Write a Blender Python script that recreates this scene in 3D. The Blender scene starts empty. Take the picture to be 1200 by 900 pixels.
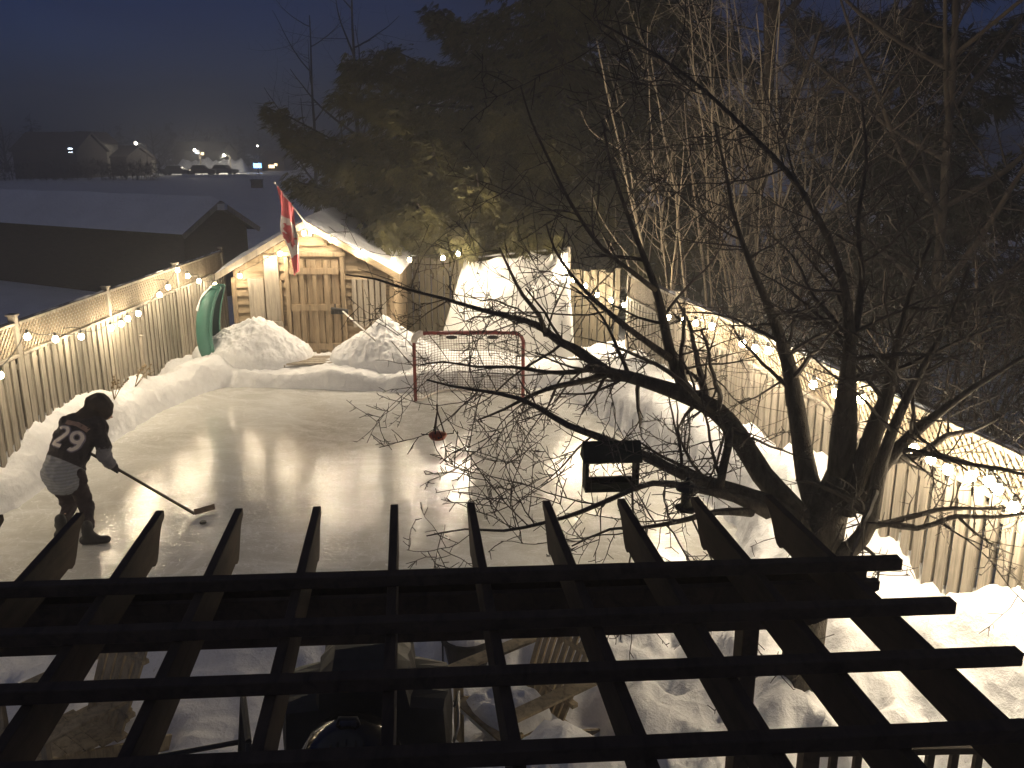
import bpy, bmesh, math, random
import numpy as np
from mathutils import Vector, Matrix, noise
from mathutils.bvhtree import BVHTree

scene = bpy.context.scene
COL = scene.collection
R = math.radians
rng = random.Random(7)

# ------------------------------------------------------------------ camera
CAMZ, PITCH, FPX = 4.2, R(14.9), 1030.0
cd = bpy.data.cameras.new('camera')
cd.sensor_width = 36.0
cd.lens = FPX / 1200.0 * 36.0
cd.clip_start, cd.clip_end = 0.05, 3000
cam = bpy.data.objects.new('camera', cd)
COL.objects.link(cam)
cam.location = (0, 0, CAMZ)
cam.rotation_euler = (R(90) - PITCH, 0, 0)
scene.camera = cam

def ray(u, v):
    a = (u - 600) / FPX; b = (v - 450) / FPX
    return Vector((a, math.cos(PITCH) - b * math.sin(PITCH), -math.sin(PITCH) - b * math.cos(PITCH)))

def P(u, v, z=None, Y=None, plane=None):
    """a point of the place measured off the photograph, at a known height, distance or wall line"""
    d = ray(u, v); o = Vector((0, 0, CAMZ))
    if z is not None: t = (z - CAMZ) / d.z
    elif Y is not None: t = Y / d.y
    else:
        (x0, y0), (x1, y1) = plane
        n = Vector((y1 - y0, x0 - x1, 0)); t = (Vector((x0, y0, 0)) - o).dot(n) / d.dot(n)
    return o + d * t

# ------------------------------------------------------------------ scene graph helpers
def tag(o, label=None, cat=None, group=None, kind=None):
    if label: o['label'] = label
    if cat: o['category'] = cat
    if group: o['group'] = group
    if kind: o['kind'] = kind
    return o

def thing(name, label, cat, loc=(0, 0, 0), rotz=0.0, group=None):
    o = bpy.data.objects.new(name, None)
    o.empty_display_size = 0.1
    COL.objects.link(o); o.location = loc; o.rotation_euler = (0, 0, rotz)
    return tag(o, label, cat, group)

def copy_tree(o, parent=None):
    c = o.copy(); COL.objects.link(c)
    if parent is not None: c.parent = parent
    for ch in list(o.children): copy_tree(ch, c)
    return c

class MB:
    def __init__(s): s.v = []; s.f = []; s.mi = []; s.m = 0
    def add(s, vs, fs):
        n = len(s.v); s.v.extend(vs)
        for q in fs: s.f.append(tuple(i + n for i in q)); s.mi.append(s.m)
    def hexa(s, p):   # p: 4 bottom (ccw), 4 top
        s.add([tuple(x) for x in p], [(3, 2, 1, 0), (4, 5, 6, 7), (0, 1, 5, 4), (1, 2, 6, 5), (2, 3, 7, 6), (3, 0, 4, 7)])
    def box(s, c, size, M=None):
        x, y, z = (k / 2 for k in size)
        p = [(-x, -y, -z), (x, -y, -z), (x, y, -z), (-x, y, -z), (-x, -y, z), (x, -y, z), (x, y, z), (-x, y, z)]
        c = Vector(c)
        p = [(M @ Vector(q) + c) if M is not None else Vector(q) + c for q in p]
        s.hexa(p)
    def bar(s, a, b, w, h, up=(0, 0, 1)):
        a = Vector(a); b = Vector(b); d = (b - a).normalized(); up = Vector(up)
        x = d.cross(up)
        if x.length < 1e-4: x = d.cross(Vector((0, 1, 0)))
        x.normalize(); u = x.cross(d)
        x *= w / 2; u *= h / 2
        s.hexa([a - x - u, b - x - u, b + x - u, a + x - u, a - x + u, b - x + u, b + x + u, a + x + u])
    def tube(s, pts, rad, n=6, cap=True):
        pts = [Vector(p) for p in pts]
        if not hasattr(rad, '__len__'): rad = [rad] * len(pts)
        vs = []; fs = []
        ref = None
        for i, p in enumerate(pts):
            d = (pts[min(i + 1, len(pts) - 1)] - pts[max(i - 1, 0)])
            if d.length < 1e-9: d = Vector((0, 0, 1))
            d.normalize()
            if ref is None:
                ref = Vector((0, 0, 1)) if abs(d.z) < 0.9 else Vector((1, 0, 0))
            x = ref - d * ref.dot(d)
            if x.length < 1e-4: x = d.orthogonal()
            x.normalize(); ref = x; y = d.cross(x)
            for k in range(n):
                a = 2 * math.pi * k / n
                vs.append(p + (x * math.cos(a) + y * math.sin(a)) * rad[i])
        m = len(pts)
        for i in range(m - 1):
            for k in range(n):
                k2 = (k + 1) % n
                fs.append((i * n + k, i * n + k2, i * n + n + k2, i * n + n + k))
        if cap:
            fs.append(tuple(range(n - 1, -1, -1))); fs.append(tuple((m - 1) * n + k for k in range(n)))
        s.add([tuple(q) for q in vs], fs)
    def lathe(s, c, prof, n=20, sx=1, sy=1):
        c = Vector(c); vs = []; fs = []
        for (r, z) in prof:
            for k in range(n):
                a = 2 * math.pi * k / n
                vs.append((c.x + sx * r * math.cos(a), c.y + sy * r * math.sin(a), c.z + z))
        for i in range(len(prof) - 1):
            for k in range(n):
                k2 = (k + 1) % n
                fs.append((i * n + k, i * n + k2, i * n + n + k2, i * n + n + k))
        fs.append(tuple(range(n - 1, -1, -1))); fs.append(tuple((len(prof) - 1) * n + k for k in range(n)))
        s.add(vs, fs)
    def ball(s, c, r, n=12, m=8, scale=(1, 1, 1), M=None):
        vs = []; fs = []; c = Vector(c)
        for j in range(m + 1):
            t = math.pi * (j + 0.02 * (1 if j == 0 else -1 if j == m else 0)) / m
            for k in range(n):
                a = 2 * math.pi * k / n
                q = Vector((math.sin(t) * math.cos(a) * r * scale[0], math.sin(t) * math.sin(a) * r * scale[1], math.cos(t) * r * scale[2]))
                if M is not None: q = M @ q
                vs.append(tuple(q + c))
        for j in range(m):
            for k in range(n):
                k2 = (k + 1) % n
                fs.append((j * n + k, (j + 1) * n + k, (j + 1) * n + k2, j * n + k2))
        fs.append(tuple(range(n))); fs.append(tuple(m * n + k for k in range(n - 1, -1, -1)))
        s.add(vs, fs)
    def prism(s, poly, y0, y1, axis='y'):
        n = len(poly)
        if axis == 'y': vs = [(x, y0, z) for x, z in poly] + [(x, y1, z) for x, z in poly]
        elif axis == 'x': vs = [(y0, x, z) for x, z in poly] + [(y1, x, z) for x, z in poly]
        else: vs = [(x, z, y0) for x, z in poly] + [(x, z, y1) for x, z in poly]
        fs = [tuple(range(n)), tuple(range(2 * n - 1, n - 1, -1))] + [(i, i + n, (i + 1) % n + n, (i + 1) % n) for i in range(n)]
        s.add(vs, fs)
    def xform(s, M):
        s.v = [tuple(M @ Vector(p)) for p in s.v]; return s
    def build(s, name, mat, parent=None, smooth=False, bevel=0, fix=True):
        me = bpy.data.meshes.new(name)
        me.from_pydata([tuple(p) for p in s.v], [], s.f)
        mats = mat if isinstance(mat, (list, tuple)) else [mat]
        for m in mats: me.materials.append(m)
        if len(mats) > 1: me.polygons.foreach_set('material_index', s.mi)
        if fix:
            b = bmesh.new(); b.from_mesh(me); bmesh.ops.recalc_face_normals(b, faces=b.faces)
            if bevel: bmesh.ops.bevel(b, geom=list(b.edges), offset=bevel, segments=1, affect='EDGES', clamp_overlap=True)
            b.to_mesh(me); b.free()
        if smooth: me.polygons.foreach_set('use_smooth', [True] * len(me.polygons))
        o = bpy.data.objects.new(name, me); COL.objects.link(o)
        if parent is not None: o.parent = parent
        return o

def np_mesh(name, V, Q, mat, parent=None, smooth=False):
    """fast mesh from arrays of vertices and equal-sized faces"""
    V = np.asarray(V, np.float32); Q = np.asarray(Q, np.int32); k = Q.shape[1]
    me = bpy.data.meshes.new(name)
    me.vertices.add(len(V)); me.vertices.foreach_set('co', V.ravel())
    me.loops.add(Q.size); me.loops.foreach_set('vertex_index', Q.ravel())
    me.polygons.add(len(Q)); me.polygons.foreach_set('loop_start', np.arange(len(Q), dtype=np.int32) * k)
    me.polygons.foreach_set('loop_total', np.full(len(Q), k, np.int32))
    if smooth: me.polygons.foreach_set('use_smooth', np.ones(len(Q), bool))
    me.update(calc_edges=True); me.validate()
    me.materials.append(mat)
    o = bpy.data.objects.new(name, me); COL.objects.link(o)
    if parent is not None: o.parent = parent
    return o

# ------------------------------------------------------------------ materials
def new_mat(name):
    m = bpy.data.materials.new(name); m.use_nodes = True
    nt = m.node_tree
    return m, nt, nt.nodes['Principled BSDF']

def nd(nt, t, **kw):
    n = nt.nodes.new(t)
    for k, v in kw.items(): setattr(n, k, v)
    return n

def coords(nt, scale=(1, 1, 1), kind='Object'):
    tc = nd(nt, 'ShaderNodeTexCoord'); mp = nd(nt, 'ShaderNodeMapping')
    mp.inputs['Scale'].default_value = scale
    nt.links.new(tc.outputs[kind], mp.inputs['Vector'])
    return mp.outputs['Vector']

def noise_tex(nt, vec, scale, detail=4, rough=0.6, dist=0.0):
    n = nd(nt, 'ShaderNodeTexNoise')
    n.inputs['Scale'].default_value = scale; n.inputs['Detail'].default_value = detail
    n.inputs['Roughness'].default_value = rough; n.inputs['Distortion'].default_value = dist
    nt.links.new(vec, n.inputs['Vector'])
    return n.outputs['Fac']

def ramp(nt, fac, stops):
    r = nd(nt, 'ShaderNodeValToRGB')
    e = r.color_ramp.elements
    while len(e) < len(stops): e.new(0.5)
    for el, (p, c) in zip(e, stops):
        el.position = p; el.color = (*c, 1) if len(c) == 3 else c
    nt.links.new(fac, r.inputs['Fac'])
    return r.outputs['Color']

def mixc(nt, fac, a, b, mode='MIX'):
    m = nd(nt, 'ShaderNodeMix', data_type='RGBA', blend_type=mode)
    if isinstance(fac, float): m.inputs[0].default_value = fac
    else: nt.links.new(fac, m.inputs[0])
    for s, i in ((a, 6), (b, 7)):
        if isinstance(s, tuple): m.inputs[i].default_value = (*s, 1)
        else: nt.links.new(s, m.inputs[i])
    return m.outputs[2]

def bump(nt, bs, h, strength=0.3, dist=0.02, prev=None):
    b = nd(nt, 'ShaderNodeBump'); b.inputs['Strength'].default_value = strength; b.inputs['Distance'].default_value = dist
    nt.links.new(h, b.inputs['Height'])
    if prev is not None: nt.links.new(prev, b.inputs['Normal'])
    nt.links.new(b.outputs['Normal'], bs.inputs['Normal'])
    return b.outputs['Normal']

def simple(name, c, rough=0.6, var=0.25, scale=8.0, metal=0.0, stretch=(1, 1, 1), bmp=0.15, bd=0.01, spec=None, detail=4):
    m, nt, bs = new_mat(name)
    vec = coords(nt, stretch)
    f = noise_tex(nt, vec, scale, detail)
    lo = tuple(max(0, k * (1 - var)) for k in c); hi = tuple(min(1, k * (1 + var)) for k in c)
    nt.links.new(ramp(nt, f, [(0.3, lo), (0.7, hi)]), bs.inputs['Base Color'])
    bs.inputs['Roughness'].default_value = rough; bs.inputs['Metallic'].default_value = metal
    if spec is not None: bs.inputs['Specular IOR Level'].default_value = spec
    if bmp: bump(nt, bs, noise_tex(nt, vec, scale * 4, 3), bmp, bd)
    return m

def wood(name, c1, c2, grain=(28, 28, 1.6), tone=6.5, rough=0.75, knots=True, dark=0.45, bmp=0.35):
    m, nt, bs = new_mat(name)
    vg = coords(nt, grain); vb = coords(nt, (tone, tone, 0.15 * tone) if grain[2] < grain[0] else (0.15 * tone, tone, tone))
    g = noise_tex(nt, vg, 1.0, 6, 0.65, 0.6)
    b = noise_tex(nt, vb, 1.0, 2, 0.5)
    col = mixc(nt, b, c1, c2)
    gr = ramp(nt, g, [(0.30, (dark,) * 3), (0.55, (1, 1, 1)), (0.8, (1.0, 0.95, 0.88))])
    col = mixc(nt, 1.0, col, gr, 'MULTIPLY')
    st = noise_tex(nt, coords(nt, (1.3, 1.3, 0.5)), 1.5, 5, 0.7)
    col = mixc(nt, 1.0, col, ramp(nt, st, [(0.3, (0.62, 0.62, 0.62)), (0.6, (1, 1, 1))]), 'MULTIPLY')
    nt.links.new(col, bs.inputs['Base Color'])
    bs.inputs['Roughness'].default_value = rough; bs.inputs['Specular IOR Level'].default_value = 0.25
    bump(nt, bs, g, bmp, 0.006)
    return m

def emit(name, c, s):
    m, nt, bs = new_mat(name)
    bs.inputs['Base Color'].default_value = (*c, 1)
    bs.inputs['Emission Color'].default_value = (*c, 1); bs.inputs['Emission Strength'].default_value = s
    return m

def snow_mat():
    m, nt, bs = new_mat('snow')
    v = coords(nt)
    big = noise_tex(nt, v, 0.7, 5, 0.6); mid = noise_tex(nt, v, 5.0, 6, 0.65); fine = noise_tex(nt, v, 42.0, 4, 0.7)
    c = ramp(nt, big, [(0.3, (0.74, 0.74, 0.75)), (0.7, (0.86, 0.86, 0.87))])
    c = mixc(nt, 1.0, c, ramp(nt, fine, [(0.25, (0.86, 0.85, 0.84)), (0.5, (1, 1, 1))]), 'MULTIPLY')
    # litter and crumbs of dirt
    c = mixc(nt, ramp(nt, noise_tex(nt, v, 26.0, 2, 0.5), [(0.72, (0, 0, 0)), (0.79, (0.6, 0.6, 0.6))]), c, (0.45, 0.40, 0.34))
    nt.links.new(c, bs.inputs['Base Color'])
    bs.inputs['Roughness'].default_value = 0.7; bs.inputs['Specular IOR Level'].default_value = 0.25
    vo = nd(nt, 'ShaderNodeTexVoronoi'); vo.inputs['Scale'].default_value = 8.0; nt.links.new(v, vo.inputs['Vector'])
    n0 = bump(nt, bs, vo.outputs['Distance'], 0.35, 0.05)
    n1 = bump(nt, bs, mid, 0.32, 0.09, n0); bump(nt, bs, fine, 0.35, 0.015, n1)
    return m

def ice_mat():
    m, nt, bs = new_mat('rink_ice')
    v = coords(nt)
    big = noise_tex(nt, v, 0.55, 6, 0.62, 0.4)
    sw = noise_tex(nt, coords(nt, (0.8, 1.15, 1)), 1.3, 7, 0.66, 2.4)     # swept streaks
    sc = noise_tex(nt, coords(nt, (0.8, 1.5, 1)), 1.5, 3, 0.5, 1.8)       # skate scratches
    fine = noise_tex(nt, v, 60.0, 3, 0.6)
    c = ramp(nt, big, [(0.32, (0.47, 0.46, 0.42)), (0.66, (0.67, 0.66, 0.62))])
    c = mixc(nt, ramp(nt, sw, [(0.46, (0, 0, 0)), (0.66, (0.8, 0.8, 0.8))]), c, (0.74, 0.74, 0.72))
    line = ramp(nt, sc, [(0.490, (0, 0, 0)), (0.50, (0.75, 0.75, 0.75)), (0.510, (0, 0, 0))])
    c = mixc(nt, line, c, (0.82, 0.82, 0.82))
    sc2 = noise_tex(nt, coords(nt, (2.0, 0.9, 1)), 1.7, 2, 0.5, 3.0)
    c = mixc(nt, ramp(nt, sc2, [(0.494, (0, 0, 0)), (0.50, (0.5, 0.5, 0.5)), (0.506, (0, 0, 0))]), c, (0.82, 0.82, 0.82))
    for sd, sc_, ds_, wd in ((5.0, 1.1, 2.6, .0045), (11.0, 2.1, 1.4, .006), (17.0, .8, 3.4, .004)):
        mp_ = nd(nt, 'ShaderNodeMapping'); mp_.inputs['Location'].default_value = (sd, sd * 2, 0); mp_.inputs['Rotation'].default_value = (0, 0, sd)
        mp_.inputs['Scale'].default_value = (1, .6, 1); nt.links.new(v, mp_.inputs['Vector'])
        cl = noise_tex(nt, mp_.outputs['Vector'], sc_, 2, 0.5, ds_)
        brk = noise_tex(nt, v, 2.2, 3, 0.6)
        ln_ = mixc(nt, 1.0, ramp(nt, cl, [(.52 - wd, (0, 0, 0)), (.52, (.8, .8, .8)), (.52 + wd, (0, 0, 0))]), ramp(nt, brk, [(.45, (0, 0, 0)), (.6, (1, 1, 1))]), 'MULTIPLY')
        c = mixc(nt, ln_, c, (0.84, 0.84, 0.84))
    # snow dust swept into flecks
    c = mixc(nt, ramp(nt, noise_tex(nt, v, 9.0, 3, 0.6), [(0.70, (0, 0, 0)), (0.76, (0.7, 0.7, 0.7))]), c, (0.85, 0.85, 0.85))
    nt.links.new(c, bs.inputs['Base Color'])
    rr = ramp(nt, sw, [(0.35, (0.06, 0.06, 0.06)), (0.7, (0.14, 0.14, 0.14))])
    nt.links.new(rr, bs.inputs['Roughness'])
    bs.inputs['IOR'].default_value = 1.45
    n1 = bump(nt, bs, noise_tex(nt, coords(nt, (1, 2.6, 1)), 1.6, 2, 0.5, 0.8), 0.06, 0.03)
    n2 = bump(nt, bs, noise_tex(nt, coords(nt, (1, 1.5, 1)), 17.0, 2, 0.5), 0.18, 0.02, n1)
    bump(nt, bs, fine, 0.15, 0.006, n2)
    return m

def foliage(name, c, var=0.45):
    m, nt, bs = new_mat(name)
    v = coords(nt)
    a = noise_tex(nt, v, 1.6, 4, 0.6); b = noise_tex(nt, v, 22.0, 2, 0.5)
    lo = tuple(k * (1 - var) for k in c); hi = tuple(k * (1 + var) for k in c)
    col = ramp(nt, a, [(0.3, lo), (0.7, hi)])
    col = mixc(nt, 1.0, col, ramp(nt, b, [(0.3, (0.6, 0.6, 0.55)), (0.7, (1.2, 1.15, 0.95))]), 'MULTIPLY')
    nt.links.new(col, bs.inputs['Base Color'])
    bs.inputs['Roughness'].default_value = 0.6; bs.inputs['Specular IOR Level'].default_value = 0.25
    tl = nd(nt, 'ShaderNodeBsdfTranslucent'); nt.links.new(col, tl.inputs['Color'])
    mx = nd(nt, 'ShaderNodeMixShader'); mx.inputs[0].default_value = .35
    nt.links.new(bs.outputs[0], mx.inputs[1]); nt.links.new(tl.outputs[0], mx.inputs[2]); nt.links.new(mx.outputs[0], nt.nodes['Material Output'].inputs['Surface'])
    return m

M = {}
M['snow'] = snow_mat()
M['ice'] = ice_mat()
M['fence'] = wood('weathered_fence_wood', (0.30, 0.26, 0.205), (0.50, 0.45, 0.375))
M['fence_dark'] = wood('dark_fence_wood', (0.13, 0.11, 0.075), (0.19, 0.16, 0.11))  # darker tone than the wood of the side fences
M['lattice'] = wood('lattice_wood', (0.34, 0.28, 0.20), (0.46, 0.38, 0.28))
M['cedar_v'] = wood('cedar_upright', (0.33, 0.245, 0.155), (0.43, 0.33, 0.22))
M['cedar_h'] = wood('cedar_siding', (0.31, 0.235, 0.15), (0.42, 0.325, 0.215), grain=(1.6, 28, 28))
M['grey_v'] = wood('weathered_grey_boards', (0.38, 0.33, 0.27), (0.48, 0.42, 0.34))
M['dark'] = simple('dark_recess', (0.02, 0.016, 0.012), 0.8, 0.3, 6)
M['pergola'] = wood('stained_pergola_wood', (0.060, 0.043, 0.030), (0.10, 0.070, 0.047), grain=(14, 1.5, 14), dark=0.55)
M['chairwood'] = wood('chair_wood', (0.34, 0.28, 0.18), (0.45, 0.37, 0.25), grain=(20, 20, 4))
M['bark'] = simple('dark_bark', (0.085, 0.072, 0.058), 0.9, 0.45, 9, stretch=(3, 3, 0.7), bmp=0.8, bd=0.03)
M['twig'] = simple('dark_twig', (0.070, 0.058, 0.047), 0.85, 0.3, 12, bmp=0)
M['palebark'] = simple('pale_stem_bark', (0.44, 0.36, 0.25), 0.85, 0.35, 5, stretch=(1, 1, 0.4), bmp=0.3)
M['brownbark'] = simple('brown_bark', (0.060, 0.044, 0.032), 0.9, 0.4, 5, bmp=0)
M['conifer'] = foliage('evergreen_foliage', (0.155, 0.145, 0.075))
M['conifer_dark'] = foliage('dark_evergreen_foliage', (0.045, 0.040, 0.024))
M['teal'] = simple('teal_plastic', (0.065, 0.185, 0.15), 0.42, 0.12, 4, bmp=0.05)
M['teal_in'] = simple('dark_teal_inner_plastic', (0.03, 0.07, 0.07), 0.5, 0.15, 4, bmp=0)
M['red'] = simple('red_painted_steel', (0.20, 0.03, 0.025), 0.45, 0.3, 14, bmp=0.1)
M['net'] = simple('net_cord', (0.17, 0.13, 0.10), 0.9, 0.2, 20, bmp=0)
M['padding'] = simple('white_padding', (0.68, 0.62, 0.56), 0.8, 0.1, 10)
M['black'] = simple('black_rubber', (0.018, 0.017, 0.018), 0.6, 0.3, 10, bmp=0.1)
M['enamel'] = simple('black_enamel', (0.010, 0.010, 0.011), 0.12, 0.1, 3, bmp=0)
M['chrome'] = simple('bright_metal', (0.6, 0.6, 0.6), 0.22, 0.1, 6, metal=1.0, bmp=0)
M['grey_metal'] = simple('galvanised_metal', (0.30, 0.30, 0.30), 0.5, 0.15, 6, metal=0.6, bmp=0)
M['tarp'] = simple('white_tarp', (0.62, 0.61, 0.585), 0.5, 0.06, 3, bmp=0.25, bd=0.02)
M['whitewood'] = simple('white_painted_wood', (0.72, 0.70, 0.65), 0.5, 0.08, 6)
M['straw'] = simple('dry_weed', (0.22, 0.16, 0.09), 0.9, 0.3, 20, bmp=0)
M['birdfeeder'] = wood('green_stained_feeder_wood', (0.035, 0.04, 0.03), (0.055, 0.06, 0.045), grain=(4, 20, 20))
M['orange'] = simple('orange_red_plastic', (0.50, 0.10, 0.03), 0.3, 0.2, 20, bmp=0)
M['cord'] = simple('dark_cord', (0.02, 0.02, 0.018), 0.6, 0.2, 10, bmp=0)
M['bulb'] = emit('lit_bulb', (1.0, 0.80, 0.46), 60.0)
M['wall_brown'] = simple('dark_brown_siding', (0.115, 0.085, 0.06), 0.8, 0.2, 3, stretch=(1, 1, 6), bmp=0.2)
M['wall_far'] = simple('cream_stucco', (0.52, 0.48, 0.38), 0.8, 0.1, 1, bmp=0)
M['wall_fardark'] = simple('dark_brown_brick', (0.07, 0.055, 0.045), 0.85, 0.3, 1, bmp=0)  # even dark brown for far walls and roofs
M['hedge'] = foliage('far_hedge_foliage', (0.05, 0.04, 0.028))
M['glass'] = simple('dark_glass', (0.02, 0.025, 0.03), 0.1, 0.1, 1, bmp=0)

SKY_STRENGTH, NIGHT_FILL, EXPOSURE, HAZE, HAZE_G = 0.019, 0.13, 0.36, 0.0058, 0.35
# ------------------------------------------------------------------ ground and rink
def smooth(a, b, x):
    t = np.clip((x - a) / (b - a), 0, 1); return t * t * (3 - 2 * t)

RINK = [(-5.55, 7.6), (-5.98, 9.2), (-6.0, 10.35), (-5.93, 12.35), (-5.78, 14.1), (-5.55, 15.0), (-5.2, 15.55), (-4.2, 15.42), (-3.0, 15.3), (-1.8, 15.2),
        (-0.4, 15.45), (0.75, 15.5), (1.1, 14.6), (1.79, 12.54), (2.3, 10.64), (2.55, 9.3), (2.2, 7.75), (0.5, 7.35), (-2.5, 7.3)]

def poly_sd(px, py, poly):
    d = np.full(px.shape, 1e9); inside = np.zeros(px.shape, bool)
    n = len(poly)
    for i in range(n):
        x0, y0 = poly[i]; x1, y1 = poly[(i + 1) % n]
        ex, ey = x1 - x0, y1 - y0
        t = np.clip(((px - x0) * ex + (py - y0) * ey) / (ex * ex + ey * ey), 0, 1)
        d = np.minimum(d, np.hypot(px - x0 - t * ex, py - y0 - t * ey))
        c = ((y0 > py) != (y1 > py)) & (px < (x1 - x0) * (py - y0) / (y1 - y0 + 1e-12) + x0)
        inside ^= c
    return np.where(inside, -d, d)

def nz(x, y, s, seed=0.0):
    return np.array([noise.noise(Vector((a * s + seed, b * s - seed, seed * 1.7))) for a, b in zip(x.ravel(), y.ravel())]).reshape(x.shape)

def axis(fine0, fine1, step, lo, hi, grow=1.28):
    a = list(np.arange(fine0, fine1 + 1e-6, step))
    s = step
    while a[-1] < hi: s *= grow; a.append(a[-1] + s)
    s = step; b = []
    x = fine0
    while x > lo: s *= grow; x -= s; b.append(x)
    return np.array(b[::-1] + a)

def build_ground():
    gx = axis(-7.4, 5.4, 0.075, -700, 700); gy = axis(1.0, 17.4, 0.075, -300, 900)
    X, Y = np.meshgrid(gx, gy)
    sd = poly_sd(X, Y, RINK)
    near = (np.abs(X) < 9) & (Y > 0) & (Y < 21)
    n1 = np.zeros_like(X); n2 = np.zeros_like(X); n3 = np.zeros_like(X)
    n1[near] = nz(X[near], Y[near], 1.1, 3.1); n2[near] = nz(X[near], Y[near], 3.6, 8.2); n3[near] = nz(X[near], Y[near], 9.0, 5.5)
    sdn = sd + n2 * 0.07 + n3 * 0.03
    bank = smooth(0.0, 0.13, sdn)
    Z = -0.08 + bank * (0.34 + 0.09 * n1 + 0.08 * (0.3 - np.abs(n2)) + 0.07 * (0.3 - np.abs(n3)) + 0.03 * n2)
    # shovelled berm along the edge of the ice, highest on the left and the right
    side = smooth(-5.0, -5.6, X) + smooth(0.4, 1.2, X)
    Z += bank * 0.16 * np.clip(side, 0, 1) * np.exp(-((sdn - 0.45) / 0.33) ** 2) * (1 + 0.7 * n1)
    # chunky lumps in the snow walked over round the patio and along the right fence
    lump = smooth(7.6, 6.6, Y) * smooth(-2.0, 0.2, X) + smooth(2.2, 3.0, X)
    lump = np.clip(lump, 0, 1) * bank
    Z += lump * (0.16 * np.maximum(n1, -0.3) + 0.13 * n2 + 0.06 * n3)
    # drift against the right fence
    fx = 3.78 - (Y - 6.13) * 0.1677
    Z += bank * 0.42 * np.exp(-((X - fx) / 0.75) ** 2) * near * (1 + 0.55 * n1 + 0.25 * n2)
    # drift against the left fence
    Z += bank * 0.12 * np.exp(-((X + 6.4) / 0.3) ** 2) * near * (1 + 1.5 * n1)
    # swept patio
    pat = smooth(-3.6, -3.0, X) * smooth(0.9, 0.3, X) * smooth(6.7, 6.2, Y)
    Z = Z * (1 - pat) + pat * (0.10 + 0.07 * n1 + 0.07 * n2 + 0.03 * n3)
    # footprints
    r2 = random.Random(3)
    for i in range(64):
        if i < 30: fxp, fyp = r2.uniform(1.2, 3.4), r2.uniform(3.4, 9.0)
        else: fxp, fyp = r2.uniform(-2.6, 1.6), r2.uniform(3.6, 6.9)
        a = r2.uniform(-0.6, 0.6); ca, sa = math.cos(a), math.sin(a)
        u = (X - fxp) * ca + (Y - fyp) * sa; w = -(X - fxp) * sa + (Y - fyp) * ca
        q = (u / 0.085) ** 2 + (w / 0.17) ** 2
        Z -= bank * np.where(q < 9, 0.13 * np.exp(-q) - 0.035 * np.exp(-((np.sqrt(q) - 1.6) / 0.4) ** 2), 0)
    # neighbour's plot drops away on the left, the field rises again beyond it
    out = smooth(-6.6, -9.5, X)
    Z = np.where(near, Z, Z * 0 + 0.22)
    Z -= out * (1.5 * smooth(2, 16, Y) * (1 - smooth(60, 105, Y)))
    back = smooth(19.6, 30, Y) * (1 - out)
    Z -= back * 1.2 * (1 - smooth(60, 105, Y))
    Z += smooth(50, 110, Y) * 0.35
    far = np.clip((Y - 50) / 60, 0, 1)
    Z += 0.12 * np.sin(X * 0.11 + 1.0) * np.sin(Y * 0.07) * far
    ny, nx = X.shape
    V = np.stack([X, Y, Z], -1).reshape(-1, 3)
    i = np.arange(nx - 1)[None, :] + np.arange(ny - 1)[:, None] * nx
    Q = np.stack([i, i + 1, i + nx + 1, i + nx], -1).reshape(-1, 4)
    o = np_mesh('snow_ground', V, Q, M['snow'], smooth=True)
    tag(o, 'snow covered ground of the yard and field round the rink', 'snow', kind='structure')
    return o
ground = build_ground()
GBVH = BVHTree.FromPolygons([v.co[:] for v in ground.data.vertices], [p.vertices[:] for p in ground.data.polygons])
def gz(x, y):
    h = GBVH.ray_cast(Vector((x, y, 50)), Vector((0, 0, -1)))
    return h[0].z if h[0] is not None else 0.0

def build_ice():
    gx = np.arange(-6.4, 3.0, 0.1); gy = np.arange(7.0, 16.0, 0.1)
    X, Y = np.meshgrid(gx, gy)
    sd = poly_sd(X, Y, RINK)
    Z = 0.006 * nz(X, Y, 0.7, 2.0) + 0.004 * nz(X, Y, 2.3, 4.0)
    nx = X.shape[1]
    i = (np.arange(nx - 1)[None, :] + np.arange(X.shape[0] - 1)[:, None] * nx)
    keep = (sd[:-1, :-1] < 0.22)
    i = i[keep]
    Q = np.stack([i, i + 1, i + nx + 1, i + nx], -1)
    used = np.unique(Q); mp = np.zeros(X.size, int); mp[used] = np.arange(len(used))
    V = np.stack([X, Y, Z], -1).reshape(-1, 3)[used]
    o = np_mesh('rink_ice', V, mp[Q], M['ice'], smooth=True)
    tag(o, 'grey white ice of the backyard rink with swept skate marks', 'ice', kind='structure')
build_ice()

def snow_heap(name, c, rx, ry, h, label, seed, lean=0.0, sharp=1.5, group=None):
    """a shovelled heap: a mound whose rim runs under the surrounding snow"""
    n = 110
    g = np.linspace(-1, 1, n)
    U, W = np.meshgrid(g, g)
    r = np.hypot(U, W)
    X = c[0] + U * rx; Y = c[1] + W * ry
    a = nz(X, Y, 1.7, seed); b = nz(X, Y, 4.5, seed + 2); d = nz(X, Y, 11.0, seed + 5)
    prof = np.clip(1 - r ** sharp * (1 + 0.35 * a), 0, 1.2) * smooth(1.0, 0.82, r)
    Z = c[2] + h * prof ** 0.9 * (1 + 0.22 * a + 0.08 * b) + (0.07 * (0.4 - np.abs(b) * 1.6) + 0.035 * (0.4 - np.abs(d) * 1.5) + 0.025 * nz(X, Y, 24.0, seed)) * smooth(0, 0.2, prof) - 0.55 * smooth(0.14, 0.0, prof)
    Z += lean * U * prof
    V = np.stack([X, Y, Z], -1).reshape(-1, 3)
    i = np.arange(n - 1)[None, :] + np.arange(n - 1)[:, None] * n
    Q = np.stack([i, i + 1, i + n + 1, i + n], -1).reshape(-1, 4)
    o = np_mesh(name, V, Q, M['snow'], smooth=True)
    return tag(o, label, 'snow heap', group)
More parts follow.
